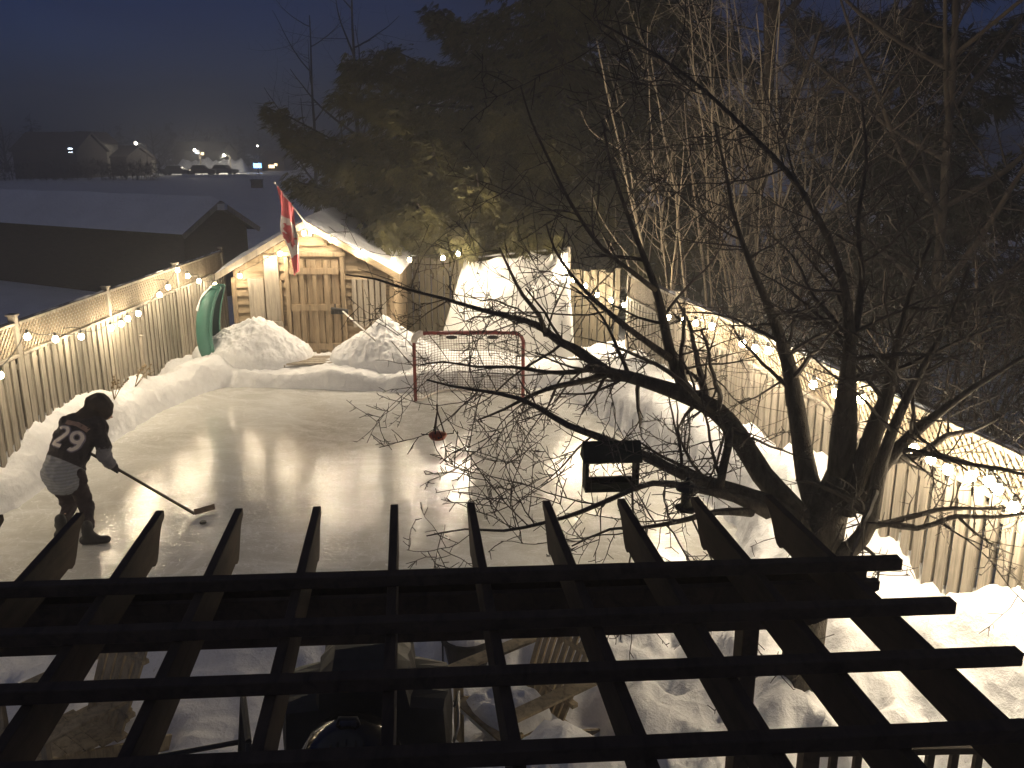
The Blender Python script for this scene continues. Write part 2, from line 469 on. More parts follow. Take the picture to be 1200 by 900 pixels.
snow_heap('snow_heap', (-5.0, 16.6, 0.26), 1.30, 0.85, 0.80, 'tall heap of shovelled snow below the shed window, left of the door', 1.3, group='snow heaps in front of the shed')
snow_heap('snow_heap', (-2.45, 16.55, 0.26), 1.20, 0.90, 0.80, 'pointed heap of shovelled snow right of the shed door with the broom stuck in it', 6.1, sharp=1.1, group='snow heaps in front of the shed')

# ------------------------------------------------------------------ fences
def fence(name, label, pts, top=2.05, mid=1.62, mat=None, lattice=True, seed=1, snow=True, side=-1, cat='fence', pw=0.108, gap=0.062):
    mat = mat or M['fence']
    r = random.Random(seed)
    root = thing(name, label, cat, (pts[0][0], pts[0][1], 0))
    org = Vector((pts[0][0], pts[0][1], 0))
    def L(p): return Vector(p) - org
    for (x, y) in pts:
        m = MB(); h = top + 0.06 + r.uniform(-.03, .04)
        m.box(L((x, y, h / 2 - 0.2)), (0.09, 0.09, h + 0.4))
        m.box(L((x, y, h + 0.014)), (0.125, 0.125, 0.028))
        m.build('post', mat, root, bevel=0.006)
    for i in range(len(pts) - 1):
        a = Vector((*pts[i], 0)); b = Vector((*pts[i + 1], 0)); d = (b - a); ln = d.length; d.normalize()
        nrm = Vector((d.y, -d.x, 0)) * side
        up = Vector((0, 0, 1))
        m = MB(); s = 0.07
        ztop = mid if lattice else top
        back = MB()
        while s < ln - 0.05:
            w = pw + r.uniform(-.008, .008)
            z1 = ztop + (r.uniform(-.012, .006) if lattice else r.uniform(-.05, .02)); p = a + d * (s + w / 2) + nrm * (0.034 + r.uniform(0, .006))
            q = p + up * z1 + d * r.uniform(-.008, .008)
            m.bar(L(p - up * .15), L(q), w, 0.018, up=nrm)
            p2 = a + d * (s + w + gap / 2) - nrm * 0.050
            m.bar(L(p2 - up * .15), L(p2 + up * (z1 - .01)), gap + 0.05, 0.018, up=nrm)
            s += w + gap
        m.build('board_panel', mat, root)
        for z in (0.35, mid - 0.12) if lattice else (0.35, top - 0.35):
            rl = MB(); rl.bar(L(a + up * z + d * .05), L(b + up * z - d * .05), 0.036, 0.085); rl.build('rail', mat, root)
        if lattice:
            tr = MB()
            tr.bar(L(a + up * (mid + .02) + d * .047), L(b + up * (mid + .02) - d * .047), 0.12, 0.04)
            tr.bar(L(a + up * (top) + d * .047), L(b + up * (top) - d * .047), 0.11, 0.04)
            tr.build('cap_rail', mat, root, bevel=0.005)
            lt = MB(); z0, z1 = mid + .042, top - .022; hh = z1 - z0; s = -hh
            while s < ln:
                for k, off in ((1, .008), (-1, -.008)):
                    s0, s1 = (s, s + hh) if k == 1 else (s + hh, s)
                    za, zb = z0, z1
                    # clip the slanted strip to the bay
                    def at(t): return s0 + (s1 - s0) * t
                    t0, t1 = 0.0, 1.0
                    lo, hi = 0.05, ln - 0.05
                    for e, sg in ((lo, 1), (hi, -1)):
                        f0, f1 = (at(0) - e) * sg, (at(1) - e) * sg
                        if f0 < 0 and f1 < 0: t0, t1 = 1, 0
                        elif f0 < 0: t0 = max(t0, f0 / (f0 - f1))
                        elif f1 < 0: t1 = min(t1, f0 / (f0 - f1))
                    if t1 - t0 > 0.08:
                        pa = a + d * at(t0) + up * (za + hh * t0) + nrm * off; pb = a + d * at(t1) + up * (za + hh * t1) + nrm * off
                        lt.bar(L(pa), L(pb), 0.034, 0.007, up=nrm)
                s += 0.085
            lt.build('lattice_panel', M['lattice'] if mat is M['fence'] else mat, root)
        if snow:
            sn = MB(); s = r.uniform(0, .4)
            k = int(ln / .05); path = []; rd = []
            for q in range(k + 1):
                t = .07 + (ln - .14) * q / k; v = noise.noise(Vector((t * 2.6, i * 7.3 + seed, 1))) + .5 * noise.noise(Vector((t * 9, i * 3.1, seed)))
                path.append(L(a + d * t + up * (top + .012))); rd.append(max(.009, .012 + .034 * v))
            sn.tube(path, rd, 8)
            sn.build('snow_cap', M['snow'], root, smooth=True)
    return root

LF = [(-6.4, 5.6), (-6.4, 8.4), (-6.4, 11.1), (-6.4, 13.75), (-6.4, 16.7), (-6.4, 19.4)]
fence('wooden_fence', 'grey board fence with a lattice top running along the left side of the rink', LF, seed=11, side=1)
def rfx(y): return 3.78 - (y - 6.13) * 0.1677
RF = [(rfx(y), y) for y in (3.4, 6.0, 8.5, 11.0, 13.4, 15.9)]
fence('wooden_fence', 'bright grey board fence with a lattice top on the right behind the bare tree', RF, top=2.02, mid=1.6, seed=23, side=-1)
BF = [(2.0, 16.6), (0.4, 17.6), (-1.1, 18.6), (-2.6, 19.5)]
fence('wooden_fence', 'dark board fence across the back behind the white tarp', BF, top=2.0, mat=M['fence_dark'], lattice=False, seed=31, side=-1, snow=False, pw=0.14, gap=0.03)

# ------------------------------------------------------------------ shed
def build_shed():
    Y0, Y1 = 17.2, 20.2
    XL, XR, XA = -5.5, -2.32, -3.97
    ZE, ZA = 1.83, 2.84           # roof underside at the eave ends / apex
    EL, ER = -5.74, -2.2
    root = thing('garden_shed', 'small cedar shed with a gabled snowy roof at the far end of the rink', 'shed', (XA, Y0, 0))
    org = Vector((XA, Y0, 0))
    def L(x, y, z): return Vector((x, y, z)) - org
    def zr(x): return ZA - (ZA - ZE) * (XA - x) / (XA - EL) if x < XA else ZA - (ZA - ZE) * (x - XA) / (ER - XA)
    # carcass
    m = MB()
    poly = [(XL + .02, 0.0), (XR - .02, 0.0), (XR - .02, zr(XR) - .06), (XA, ZA - .08), (XL + .02, zr(XL) - .06)]
    m.prism([(x - XA, z) for x, z in poly], 0.04, Y1 - Y0)
    # lapped siding on the front
    z = 0.1; hgt = 0.165
    while z < ZA - 0.12:
        zt = z + hgt
        zz = zt - 0.02
        xl, xr = XL + .08, XR - .08
        if zz > zr(xl) - .07: xl = XA - (ZA - .07 - zz) / (ZA - ZE) * (XA - EL)
        if zz > zr(xr) - .07: xr = XA + (ZA - .07 - zz) / (ZA - ZE) * (ER - XA)
        if xr - xl > 0.15:
            sh = 0.0
            m.hexa([L(xl, Y0 - .034, z), L(xr, Y0 - .034, z), L(xr, Y0 + .035, z), L(xl, Y0 + .035, z),
                    L(xl, Y0 + .022, zt), L(xr, Y0 + .022, zt), L(xr, Y0 + .036, zt), L(xl, Y0 + .036, zt)])
        z += hgt
    # lapped siding on the right side
    z = 0.1
    while z < 1.7:
        m.hexa([L(XR - .02, Y0 + .06, z), L(XR + .012, Y0 + .06, z), L(XR + .012, Y1, z), L(XR - .02, Y1, z),
                L(XR - .02, Y0 + .06, z + hgt), L(XR - .008, Y0 + .06, z + hgt), L(XR - .008, Y1, z + hgt), L(XR - .02, Y1, z + hgt)])
        z += hgt
    m.build('wall', M['cedar_h'], root)
    for x in (XL + .04, XR - .04):
        m = MB(); m.box(L(x, Y0 - .026, 0.9), (.09, .05, 1.78)); m.build('corner_board', M['cedar_v'], root, bevel=.004)
    # roof: two sloping slabs, fascia boards, snow
    def slab(x0, z0, x1, z1, th0, th1, ya, yb):
        return [L(x0, ya, z0 + th0), L(x1, ya, z1 + th0), L(x1, yb, z1 + th0), L(x0, yb, z0 + th0),
                L(x0, ya, z0 + th1), L(x1, ya, z1 + th1), L(x1, yb, z1 + th1), L(x0, yb, z0 + th1)]
    m = MB()
    m.hexa(slab(EL, ZE, XA, ZA, 0, .05, Y0 - .16, Y1 + .15))
    m.hexa(slab(XA, ZA, ER, ZE, 0, .05, Y0 - .16, Y1 + .15))
    roof = m.build('roof', M['cedar_h'], root)
    m = MB()
    m.hexa(slab(EL - .02, ZE - .012, XA, ZA, -.07, .062, Y0 - .20, Y0 - .165))
    m.build('fascia', M['grey_v'], roof)
    m = MB()
    m.hexa(slab(XA, ZA, ER + .02, ZE - .012, -.07, .062, Y0 - .20, Y0 - .165))
    m.build('fascia', M['cedar_h'], roof)
    for (x0, z0, x1, z1) in ((EL - .02, ZE, XA, ZA), (XA, ZA, ER + .03, ZE)):
        n1, n2 = 26, 34
        V = []; 
        for j in range(n2):
            for i in range(n1):
                s = i / (n1 - 1); t = j / (n2 - 1)
                x = x0 + (x1 - x0) * s; z = z0 + (z1 - z0) * s; y = Y0 - .17 + (Y1 + .15 - Y0 + .17) * t
                ed = min(1, s * 9 if x0 < XA - .5 else (1 - s) * 9) * min(1, t * 14, (1 - t) * 12)
                ed = math.sqrt(max(0, ed))
                h = .053 + ed * (.085 + .035 * noise.noise(Vector((x * 1.3, y * 1.3, 2))) + .02 * noise.noise(Vector((x * 5, y * 5, 4))))
                V.append(tuple(L(x, y, z + h)))
        Q = [(j * n1 + i, j * n1 + i + 1, (j + 1) * n1 + i + 1, (j + 1) * n1 + i) for j in range(n2 - 1) for i in range(n1 - 1)]
        np_mesh('roof_snow', V, Q, M['snow'], roof, True)
    # door
    DX0, DX1, DZ1 = -4.37, -3.36, 2.2
    m = MB()
    for x in (DX0 - .03, DX1 + .05): m.box(L(x, Y0 - .045, 1.15), (.075, .07, 2.1))
    m.box(L((DX0 + DX1) / 2, Y0 - .048, DZ1 + .05), (DX1 - DX0 + .24, .076, .085))
    m.build('door_frame', M['cedar_v'], root, bevel=.004)
    m = MB()
    n = 6; w = (DX1 - DX0 - .04) / n
    for k in range(n):
        m.box(L(DX0 + .02 + w * (k + .5), Y0 - .026, 1.2), (w - .020, .03, 1.9))
    door = m.build('door', M['cedar_v'], root)
    m = MB()
    for z in (.42, 1.2, 1.92): m.box(L((DX0 + DX1) / 2, Y0 - .062, z), (DX1 - DX0 - .04, .042, .12))
    for k in (1.5, 3.0, 4.5): m.box(L(DX0 + .02 + w * k, Y0 - .057, 1.2), (.075, .034, 1.88))
    m.build('batten', M['cedar_v'], door)
    m = MB()
    m.box(L(DX1 - .12, Y0 - .088, 1.2), (.03, .02, .16)); m.box(L(DX1 - .12, Y0 - .108, 1.2), (.02, .03, .10))
    m.build('handle', M['black'], door)
    # shuttered window, left of the door
    m = MB()
    m.box(L(-5.02, Y0 - .045, 1.35), (.30, .036, .86)); m.build('shutter', M['grey_v'], root, bevel=.005)
    m = MB(); m.box(L(-4.70, Y0 - .050, 1.58), (.28, .040, 1.3)); m.build('shutter', M['grey_v'], root, bevel=.005)
    m = MB(); m.box(L(-4.86, Y0 - .068, .86), (.66, .09, .13)); m.build('sill', M['grey_v'], root, bevel=.006)
    m = MB()
    m.box(L(-4.535, Y0 - .046, 1.3), (.045, .04, .86)); m.build('window_frame', M['cedar_v'], root)
    # slatted panel on the right
    m = MB()
    for k in range(6): m.box(L(-3.10 + k * .115, Y0 - .044, 1.28), (.085, .03, .96 - .0 * k))
    m.build('slatted_panel', M['grey_v'], root, bevel=.004)
    # split log step
    return root
build_shed()
# ------------------------------------------------------------------ string lights (the only lamps in the yard)
WARM = (1.0, 0.84, 0.62)
def light_string(label, pts, watts, seed=0, sag=0.07, tail=None, hook=None, only=None):
    r = random.Random(seed)
    pts = [Vector(p) for p in pts]
    root = thing('string_lights', label, 'string lights', pts[0], group='strings of warm bulbs round the rink')
    org = pts[0]
    cordm = MB(); tops = [p + Vector((0, 0, .085)) for p in pts]
    if tail: tops = [Vector(t) for t in tail[0]] + tops + [Vector(t) for t in tail[1]]
    path = []
    for a, b in zip(tops[:-1], tops[1:]):
        n = 7; d = (b - a).length
        for k in range(n):
            t = k / n
            path.append(a.lerp(b, t) - Vector((0, 0, 4 * t * (1 - t) * min(.25, sag * d))))
    path.append(tops[-1])
    cordm.tube([p - org for p in path], 0.006, 5)
    cordm.build('cord', M['cord'], root)
    if hook is not None:
        for i, p in enumerate(tops):
            if i % 3 == 0 and (only is None or i >= only):
                h = MB(); h.tube([p + hook + Vector((0, 0, .03)) - org, p + hook * .4 + Vector((0, 0, .045)) - org, p + Vector((0, 0, .03)) - org, p - Vector((0, 0, .012)) - org], .005, 5); h.build('hook', M['cord'], root)
    first = None
    for i, p in enumerate(pts):
        if first is None:
            m = MB(); m.lathe((0, 0, 0), [(.006, -.052), (.030, -.040), (.040, -.012), (.036, .014), (.018, .038)], 10)
            bulb = m.build('bulb', M['bulb'], root, smooth=True)
            m = MB(); m.lathe((0, 0, 0), [(.018, .032), (.018, .075), (.010, .086)], 8); m.build('socket', M['cord'], bulb)
            first = bulb; bulb.location = p - org
        else:
            c = copy_tree(first, root); c.location = p - org
        w = watts[i] if hasattr(watts, '__len__') else watts
        ld = bpy.data.lights.new('bulb_light', 'POINT'); ld.energy = w * POWER * r.uniform(.85, 1.15); ld.color = WARM; ld.shadow_soft_size = 0.05
        lo = bpy.data.objects.new('bulb_light', ld); COL.objects.link(lo); lo.parent = root; lo.location = p - org
    return root
POWER = 1.3
lp = ((-6.13, 5.6), (-6.13, 19.4))
LPX = [(32, 394), (65, 397), (95, 394), (130, 384), (142, 379), (150, 373), (162, 367), (187, 345), (197, 336), (208, 316), (220, 323), (233, 329), (252, 333)]
left_pts = [Vector((-6.13, y, z)) for y, z in ((6.2, 1.72), (7.4, 1.62), (8.9, 1.75), (10.2, 1.60))] + [P(u, v, plane=lp) for u, v in LPX]
light_string('string of warm bulbs zigzagging along the left fence lattice', left_pts, [24] * 4 + [24] * 13, 1, hook=Vector((-.24, 0, 0)))
sp = ((-6, 16.93), (0, 16.93))
SPX = [(281, 323), (314, 306), (328, 297), (356, 273), (368, 270), (388, 281), (423, 296)]
shed_pts = [P(u, v, plane=sp) for u, v in SPX]
# from the eave the string hangs free to the white tarp
hp = ((-2.4, 16.8), (-.2, 17.4))
HPX = [(461, 304), (480, 304), (519, 302), (537, 297)]
shed_pts += [P(u, v, plane=hp) for u, v in HPX]
light_string('string of warm bulbs along the shed gable and across to the white tarp', shed_pts, [24, 22, 22, 36, 50, 56, 56, 16, 70, 130, 140], 2, sag=.05)
rp = ((rfx(3.4) - .34, 3.4), (rfx(15.9) - .34, 15.9))
tp = ((1.15, 16.55), (2.05, 16.0))
TPX = [(660, 314), (672, 327), (686, 335), (700, 345), (716, 352), (731, 357)]
RPX = [(783, 371), (800, 375), (815, 378), (834, 382), (870, 402), (885, 408), (900, 410), (953, 450), (980, 460), (1009, 467), (1071, 525), (1091, 537), (1111, 549), (1138, 557), (1159, 563), (1169, 572), (1188, 593)]
right_pts = [P(u, v, plane=tp) for u, v in TPX] + [P(u, v, plane=rp) for u, v in RPX]
right_pts += [Vector((rfx(y) - .34, y, 1.62)) for y in (5.4, 4.7)]
light_string('string of brighter warm bulbs along the right fence behind the tree', right_pts, [55] * 6 + [45, 60, 60, 45, 60, 75, 60, 55, 48, 45] + [31] * 9, 3, sag=.04, hook=Vector((.31, .05, 0)), only=6)

# ------------------------------------------------------------------ white tarp hung over a slanted frame
def build_tarp():
    tl = P(545, 304, Y=18.25); tr = P(667, 292, Y=16.75); br = P(674, 436, Y=16.3); bl = P(512, 412, Y=17.75)
    root = thing('tarp_screen', 'tall white tarp sheet hung as a backstop behind the hockey net', 'tarp', (tr.x, tr.y, 0))
    n, k = 70, 46
    V = []
    nrm = (tr - tl).cross(bl - tl).normalized()
    if nrm.y > 0: nrm = -nrm
    for j in range(k):
        for i in range(n):
            s = i / (n - 1); t = j / (k - 1)
            p = tl.lerp(tr, s).lerp(bl.lerp(br, s), t)
            f = 0.035 * noise.noise(Vector((s * 9 + t * 1.2, t * 0.9, 3))) + 0.015 * noise.noise(Vector((s * 26 - t * 3, t * 1.5, 8)))
            # gathered folds fanning down from the top right corner
            a = math.atan2(1 - s + .02, t + .15)
            rr = math.hypot(1 - s, t)
            f += 0.075 * math.sin(a * 17) * math.exp(-(rr / .55) ** 2) * min(1, rr * 5)
            sagz = -0.07 * math.sin(math.pi * ((s * 3) % 1)) * (1 - t) ** 6
            p = p + nrm * (f + 0.10 * math.sin(math.pi * s) * t) + Vector((0, 0, sagz))
            V.append(p - root.location)
    Q = [(j * n + i, j * n + i + 1, (j + 1) * n + i + 1, (j + 1) * n + i) for j in range(k - 1) for i in range(n - 1)]
    o = np_mesh('sheet', V, Q, M['tarp'], root, True)
    sm = o.modifiers.new('thickness', 'SOLIDIFY'); sm.thickness = 0.006
    for q in (tl, tr):
        m = MB(); b = Vector((q.x, q.y + .07, 0)) - root.location
        m.bar(b - Vector((0, 0, .2)), b + Vector((0, 0, q.z + .05)), .07, .07, up=(0, 1, 0)); m.build('pole', M['fence'], root, bevel=.005)
    m = MB(); m.tube([tl - root.location + Vector((-.04, .05, .02)), tr - root.location + Vector((.04, .05, .02))], .02, 8); m.build('crossbar', M['grey_metal'], root)
build_tarp()

# ------------------------------------------------------------------ flag on the shed
def build_flag():
    base = P(363, 268, Y=16.96); tip = P(322, 214, Y=16.55)
    root = thing('flag', 'red and white flag hanging folded from a slanted pole on the shed peak', 'flag', base)
    d = tip - base
    m = MB(); m.tube([Vector((0, .06, -.10)), Vector((0, 0, 0)), d], [.016, .016, .012], 8); m.ball(d, .024, 8, 6); m.build('pole', M['whitewood'], root, smooth=True)
    m = MB(); m.box((0, .03, -.06), (.06, .03, .16)); m.build('bracket', M['grey_metal'], root)
    # the cloth: hoist along the pole, fly edge hanging down in folds
    ma, nt, bs = new_mat('flag_cloth')
    uv = nd(nt, 'ShaderNodeUVMap'); sx = nd(nt, 'ShaderNodeSeparateXYZ'); nt.links.new(uv.outputs['UV'], sx.inputs[0])
    c = ramp(nt, sx.outputs['X'], [(0.0, (.58, .12, .14)), (.249, (.58, .12, .14)), (.251, (.75, .70, .67)), (.749, (.75, .70, .67)), (.751, (.58, .12, .14)), (1, (.58, .12, .14))])
    nt.links.new(c, bs.inputs['Base Color']); bs.inputs['Roughness'].default_value = .85
    n, k = 40, 60
    V = []; uvs = []
    for j in range(k):
        t = j / (k - 1)            # along the fly: 0 at the pole, 1 at the free end
        for i in range(n):
            s = i / (n - 1)        # along the hoist: 0 tip end, 1 base end
            p0 = d * (0.93 - 0.52 * s)
            drop = 1.62 * t ** .92
            cx = (0.93 - 0.52 * .55) * d.x + .045
            gather = smooth(0.0, .75, np.float64(t)) * (.93 if t > .3 else .93)
            x = p0.x * (1 - gather) + (cx + .05 * t + .23 * (s - .5) * (1 - .55 * t) * gather) * gather
            y = p0.y * (1 - gather) + d.y * .62 * gather
            wv = .055 * math.sin(s * 15 + 1.2 + 1.8 * t) * min(1, t * 4) + .02 * math.sin(s * 29 + t * 4)
            z = p0.z * (1 - gather) + d.z * .66 * gather - drop * (.80 + .10 * (1 - s))
            bulge = .085 * math.exp(-((t - .42) / .16) ** 2) * (1 if s < .45 else -.3)
            V.append((x + .018 * math.sin(s * 11 + 7 * t) - bulge, y + wv - .03, z)); uvs.append((t, s))
    Q = [(j * n + i, j * n + i + 1, (j + 1) * n + i + 1, (j + 1) * n + i) for j in range(k - 1) for i in range(n - 1)]
    o = np_mesh('cloth', V, Q, ma, root, True)
    ul = o.data.uv_layers.new(name='UVMap')
    li = np.empty(len(o.data.loops), np.int32); o.data.loops.foreach_get('vertex_index', li)
    ul.data.foreach_set('uv', np.array(uvs, np.float32)[li].ravel())
    # maple leaf in the white band, mostly lost in the folds
    LEAF = [(0, .5), (.06, .36), (.16, .40), (.12, .16), (.26, .28), (.30, .20), (.44, .22), (.38, .06), (.46, 0), (.22, -.20), (.25, -.30), (.03, -.26), (.03, -.5)]
    poly = LEAF + [(-x, z) for x, z in LEAF[::-1][:-1]]
    grid = np.array(V).reshape(k, n, 3)
    def S(t, s):
        ft, fs = np.clip(t, 0, 1) * (k - 1), np.clip(s, 0, 1) * (n - 1)
        a, b = min(int(ft), k - 2), min(int(fs), n - 2); x, y = ft - a, fs - b
        return (grid[a, b] * (1 - x) * (1 - y) + grid[a + 1, b] * x * (1 - y) + grid[a, b + 1] * (1 - x) * y + grid[a + 1, b + 1] * x * y)
    m = MB(); st = 26
    for a in range(st):
        for b in range(st):
            q = [((a + i) / st - .5, (b + j) / st - .5) for i, j in ((0, 0), (1, 0), (1, 1), (0, 1))]
            cx, cy = (a + .5) / st - .5, (b + .5) / st - .5
            if poly_sd(np.array([cx]), np.array([cy]), poly)[0] < 0:
                m.add([tuple(S(.5 + x * .42, .5 - y * .8) + np.array((0, -.006, 0))) for x, y in q], [(0, 1, 2, 3)])
    m.build('leaf_emblem', simple('flag_red', (.58, .12, .14), .85, .05, 5, bmp=0), o, fix=False)
build_flag()

# ------------------------------------------------------------------ teal plastic sled standing on end
def build_sled():
    base = Vector((-5.50, 16.35, 0.22))
    root = thing('plastic_sled', 'teal moulded plastic sled standing on end between the left fence and the shed', 'sled', base, R(4))
    # side view: y-z profile is a shallow trough curved along its length; hollow side faces right (+x)
    n, k = 26, 18
    Lh = 1.52
    V = []; V2 = []
    for j in range(n):
        t = j / (n - 1)
        z = Lh * t
        bow = .10 * t - 0.17 * math.sin(math.pi * min(1, max(0, (t * .93 + .05)))) ** .8       # hull bows to the left
        wdt = .30 * (1 - abs(2 * t - 1) ** 5 * .55)
        dep = .27 * (1 - abs(2 * t - 1) ** 6 * .5) * 1.2
        for i in range(k):
            a = math.pi * i / (k - 1)
            cx = -math.copysign(abs(math.sin(a)) ** .55, math.sin(a)) * dep
            cy = math.copysign(abs(math.cos(a)) ** .7, math.cos(a)) * wdt
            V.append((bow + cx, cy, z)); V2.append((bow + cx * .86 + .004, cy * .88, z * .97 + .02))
    Q = [(j * k + i, j * k + i + 1, (j + 1) * k + i + 1, (j + 1) * k + i) for j in range(n - 1) for i in range(k - 1)]
    hull = np_mesh('hull', V, Q, M['teal'], root, True)
    sm = hull.modifiers.new('thickness', 'SOLIDIFY'); sm.thickness = .012
    inn = np_mesh('inner_shell', V2, Q, M['teal_in'], root, True)  # inner shell in a darker teal than the hull
    m = MB()
    for i in (0, k - 1): m.tube([V[j * k + i] for j in range(n)], .028, 8)
    for j in (0, n - 1): m.tube([V[j * k + i] for i in range(k)], .028, 8)
    m.build('rim', M['teal'], root, smooth=True)
    m = MB()
    r = random.Random(5)
    rows = range(n - 8, n); vs = []
    for j in rows:
        for i in range(2, k - 4):
            q = Vector(V[j * k + i]); qo = Vector(V2[j * k + i]); nn = (q - qo).normalized()
            e = noise.noise(Vector((i * .45, j * .6, 3))) + .25 - .12 * (n - 1 - j) * .5
            vs.append(tuple(q + nn * (.016 + .03 * e)))
    kk = k - 6
    m.add(vs, [(a * kk + b, a * kk + b + 1, (a + 1) * kk + b + 1, (a + 1) * kk + b) for a in range(len(rows) - 1) for b in range(kk - 1)])
    m.build('snow_crust', M['snow'], root, smooth=True)
build_sled()

# ------------------------------------------------------------------ broom, sticks, weeds, step
def build_broom():
    a = P(432, 392, Y=16.1); b = P(401, 364, Y=16.9)
    root = thing('push_broom', 'push broom with a dark head leaning from the snow heap to the shed door', 'broom', a)
    d = (b - a)
    m = MB(); m.tube([-d * .25, d], .016, 8); m.build('handle', M['whitewood'], root, smooth=True)
    m = MB(); m.box(d + Vector((-.05, 0, .02)), (.34, .07, .05), Matrix.Rotation(R(8), 3, 'Y')); 
    m.build('head', M['black'], root, bevel=.01)
    m = MB()
    for i in range(9): m.box(d + Vector((-.2 + i * .037, 0, -.03)), (.03, .055, .07))
    m.build('bristles', M['black'], root)
build_broom()
a = P(459, 400, Y=16.0); b = P(487, 432, Y=15.5)
m = MB(); m.tube([a - a, (b - a) * .5 + Vector((0, 0, -.01)), b - a], [.010, .009, .012], 6)
o = m.build('stick', M['brownbark'], smooth=True); o.location = a
tag(o, 'thin dark stick lying down the slope of the right snow heap', 'stick')
a = P(173, 468, Y=14.3)
m = MB(); m.box((0, 0, .22), (.05, .05, .95)); m.box((0, 0, .71), (.054, .054, .02))
o = m.build('wooden_stake', M['grey_v'], bevel=.005); o.location = (a.x, a.y, gz(a.x, a.y) + .02)
tag(o, 'short square wooden stake standing in the left snow bank', 'stake')
def weed(u, v, Y, h, seed, label):
    r = random.Random(seed); p = P(u, v, Y=Y); p.z = gz(p.x, p.y) - .02
    m = MB()
    for i in range(5):
        tip = Vector((r.uniform(-.05, .3), r.uniform(-.1, .2), h * r.uniform(.6, 1)))
        pts = [Vector((0, 0, 0)), tip * .5 + Vector((r.uniform(-.03, .03), 0, .03)), tip]
        m.tube(pts, [.006, .005, .003], 4)
        for k in range(7):
            q = pts[1].lerp(tip, r.random())
            m.ball(q + Vector((r.uniform(-.02, .02), r.uniform(-.02, .02), 0)), r.uniform(.008, .02), 5, 4)
    o = m.build('dry_weed', M['straw']); o.location = p
    tag(o, label, 'weed', 'dry weeds in the left snow bank')
weed(137, 497, 13.0, .42, 1, 'bent dry weed stalk with seed heads near the person in the left snow bank')
weed(160, 470, 13.9, .38, 2, 'dry weed stalks beside the short wooden stake')
# slatted step in front of the shed door
m = MB()
sp0 = Vector((-3.85, 16.55, .30))
for i in range(4): m.bar((-.62 + .03 * i, -.42 + i * .17, 0), (.55 + .02 * i, -.40 + i * .17 + .04, .01), .13, .035)
for x in (-.45, .4): m.bar((x, -.5, -.03), (x, .2, -.03), .07, .05)
o = m.build('wooden_step', M['grey_v'], bevel=.006); o.location = sp0
tag(o, 'half buried slatted wooden step in front of the shed door', 'step')
def step_snow():
    n = 30; V = []
    for j in range(n):
        for i in range(n):
            x = -.8 + 1.6 * i / (n - 1); y = -.55 + 1.0 * j / (n - 1)
            h = .05 * noise.noise(Vector((x * 3.1, y * 5.1, 3))) + .02 * noise.noise(Vector((x * 11, y * 11, 3)))
            V.append((x, y, h))
    return V
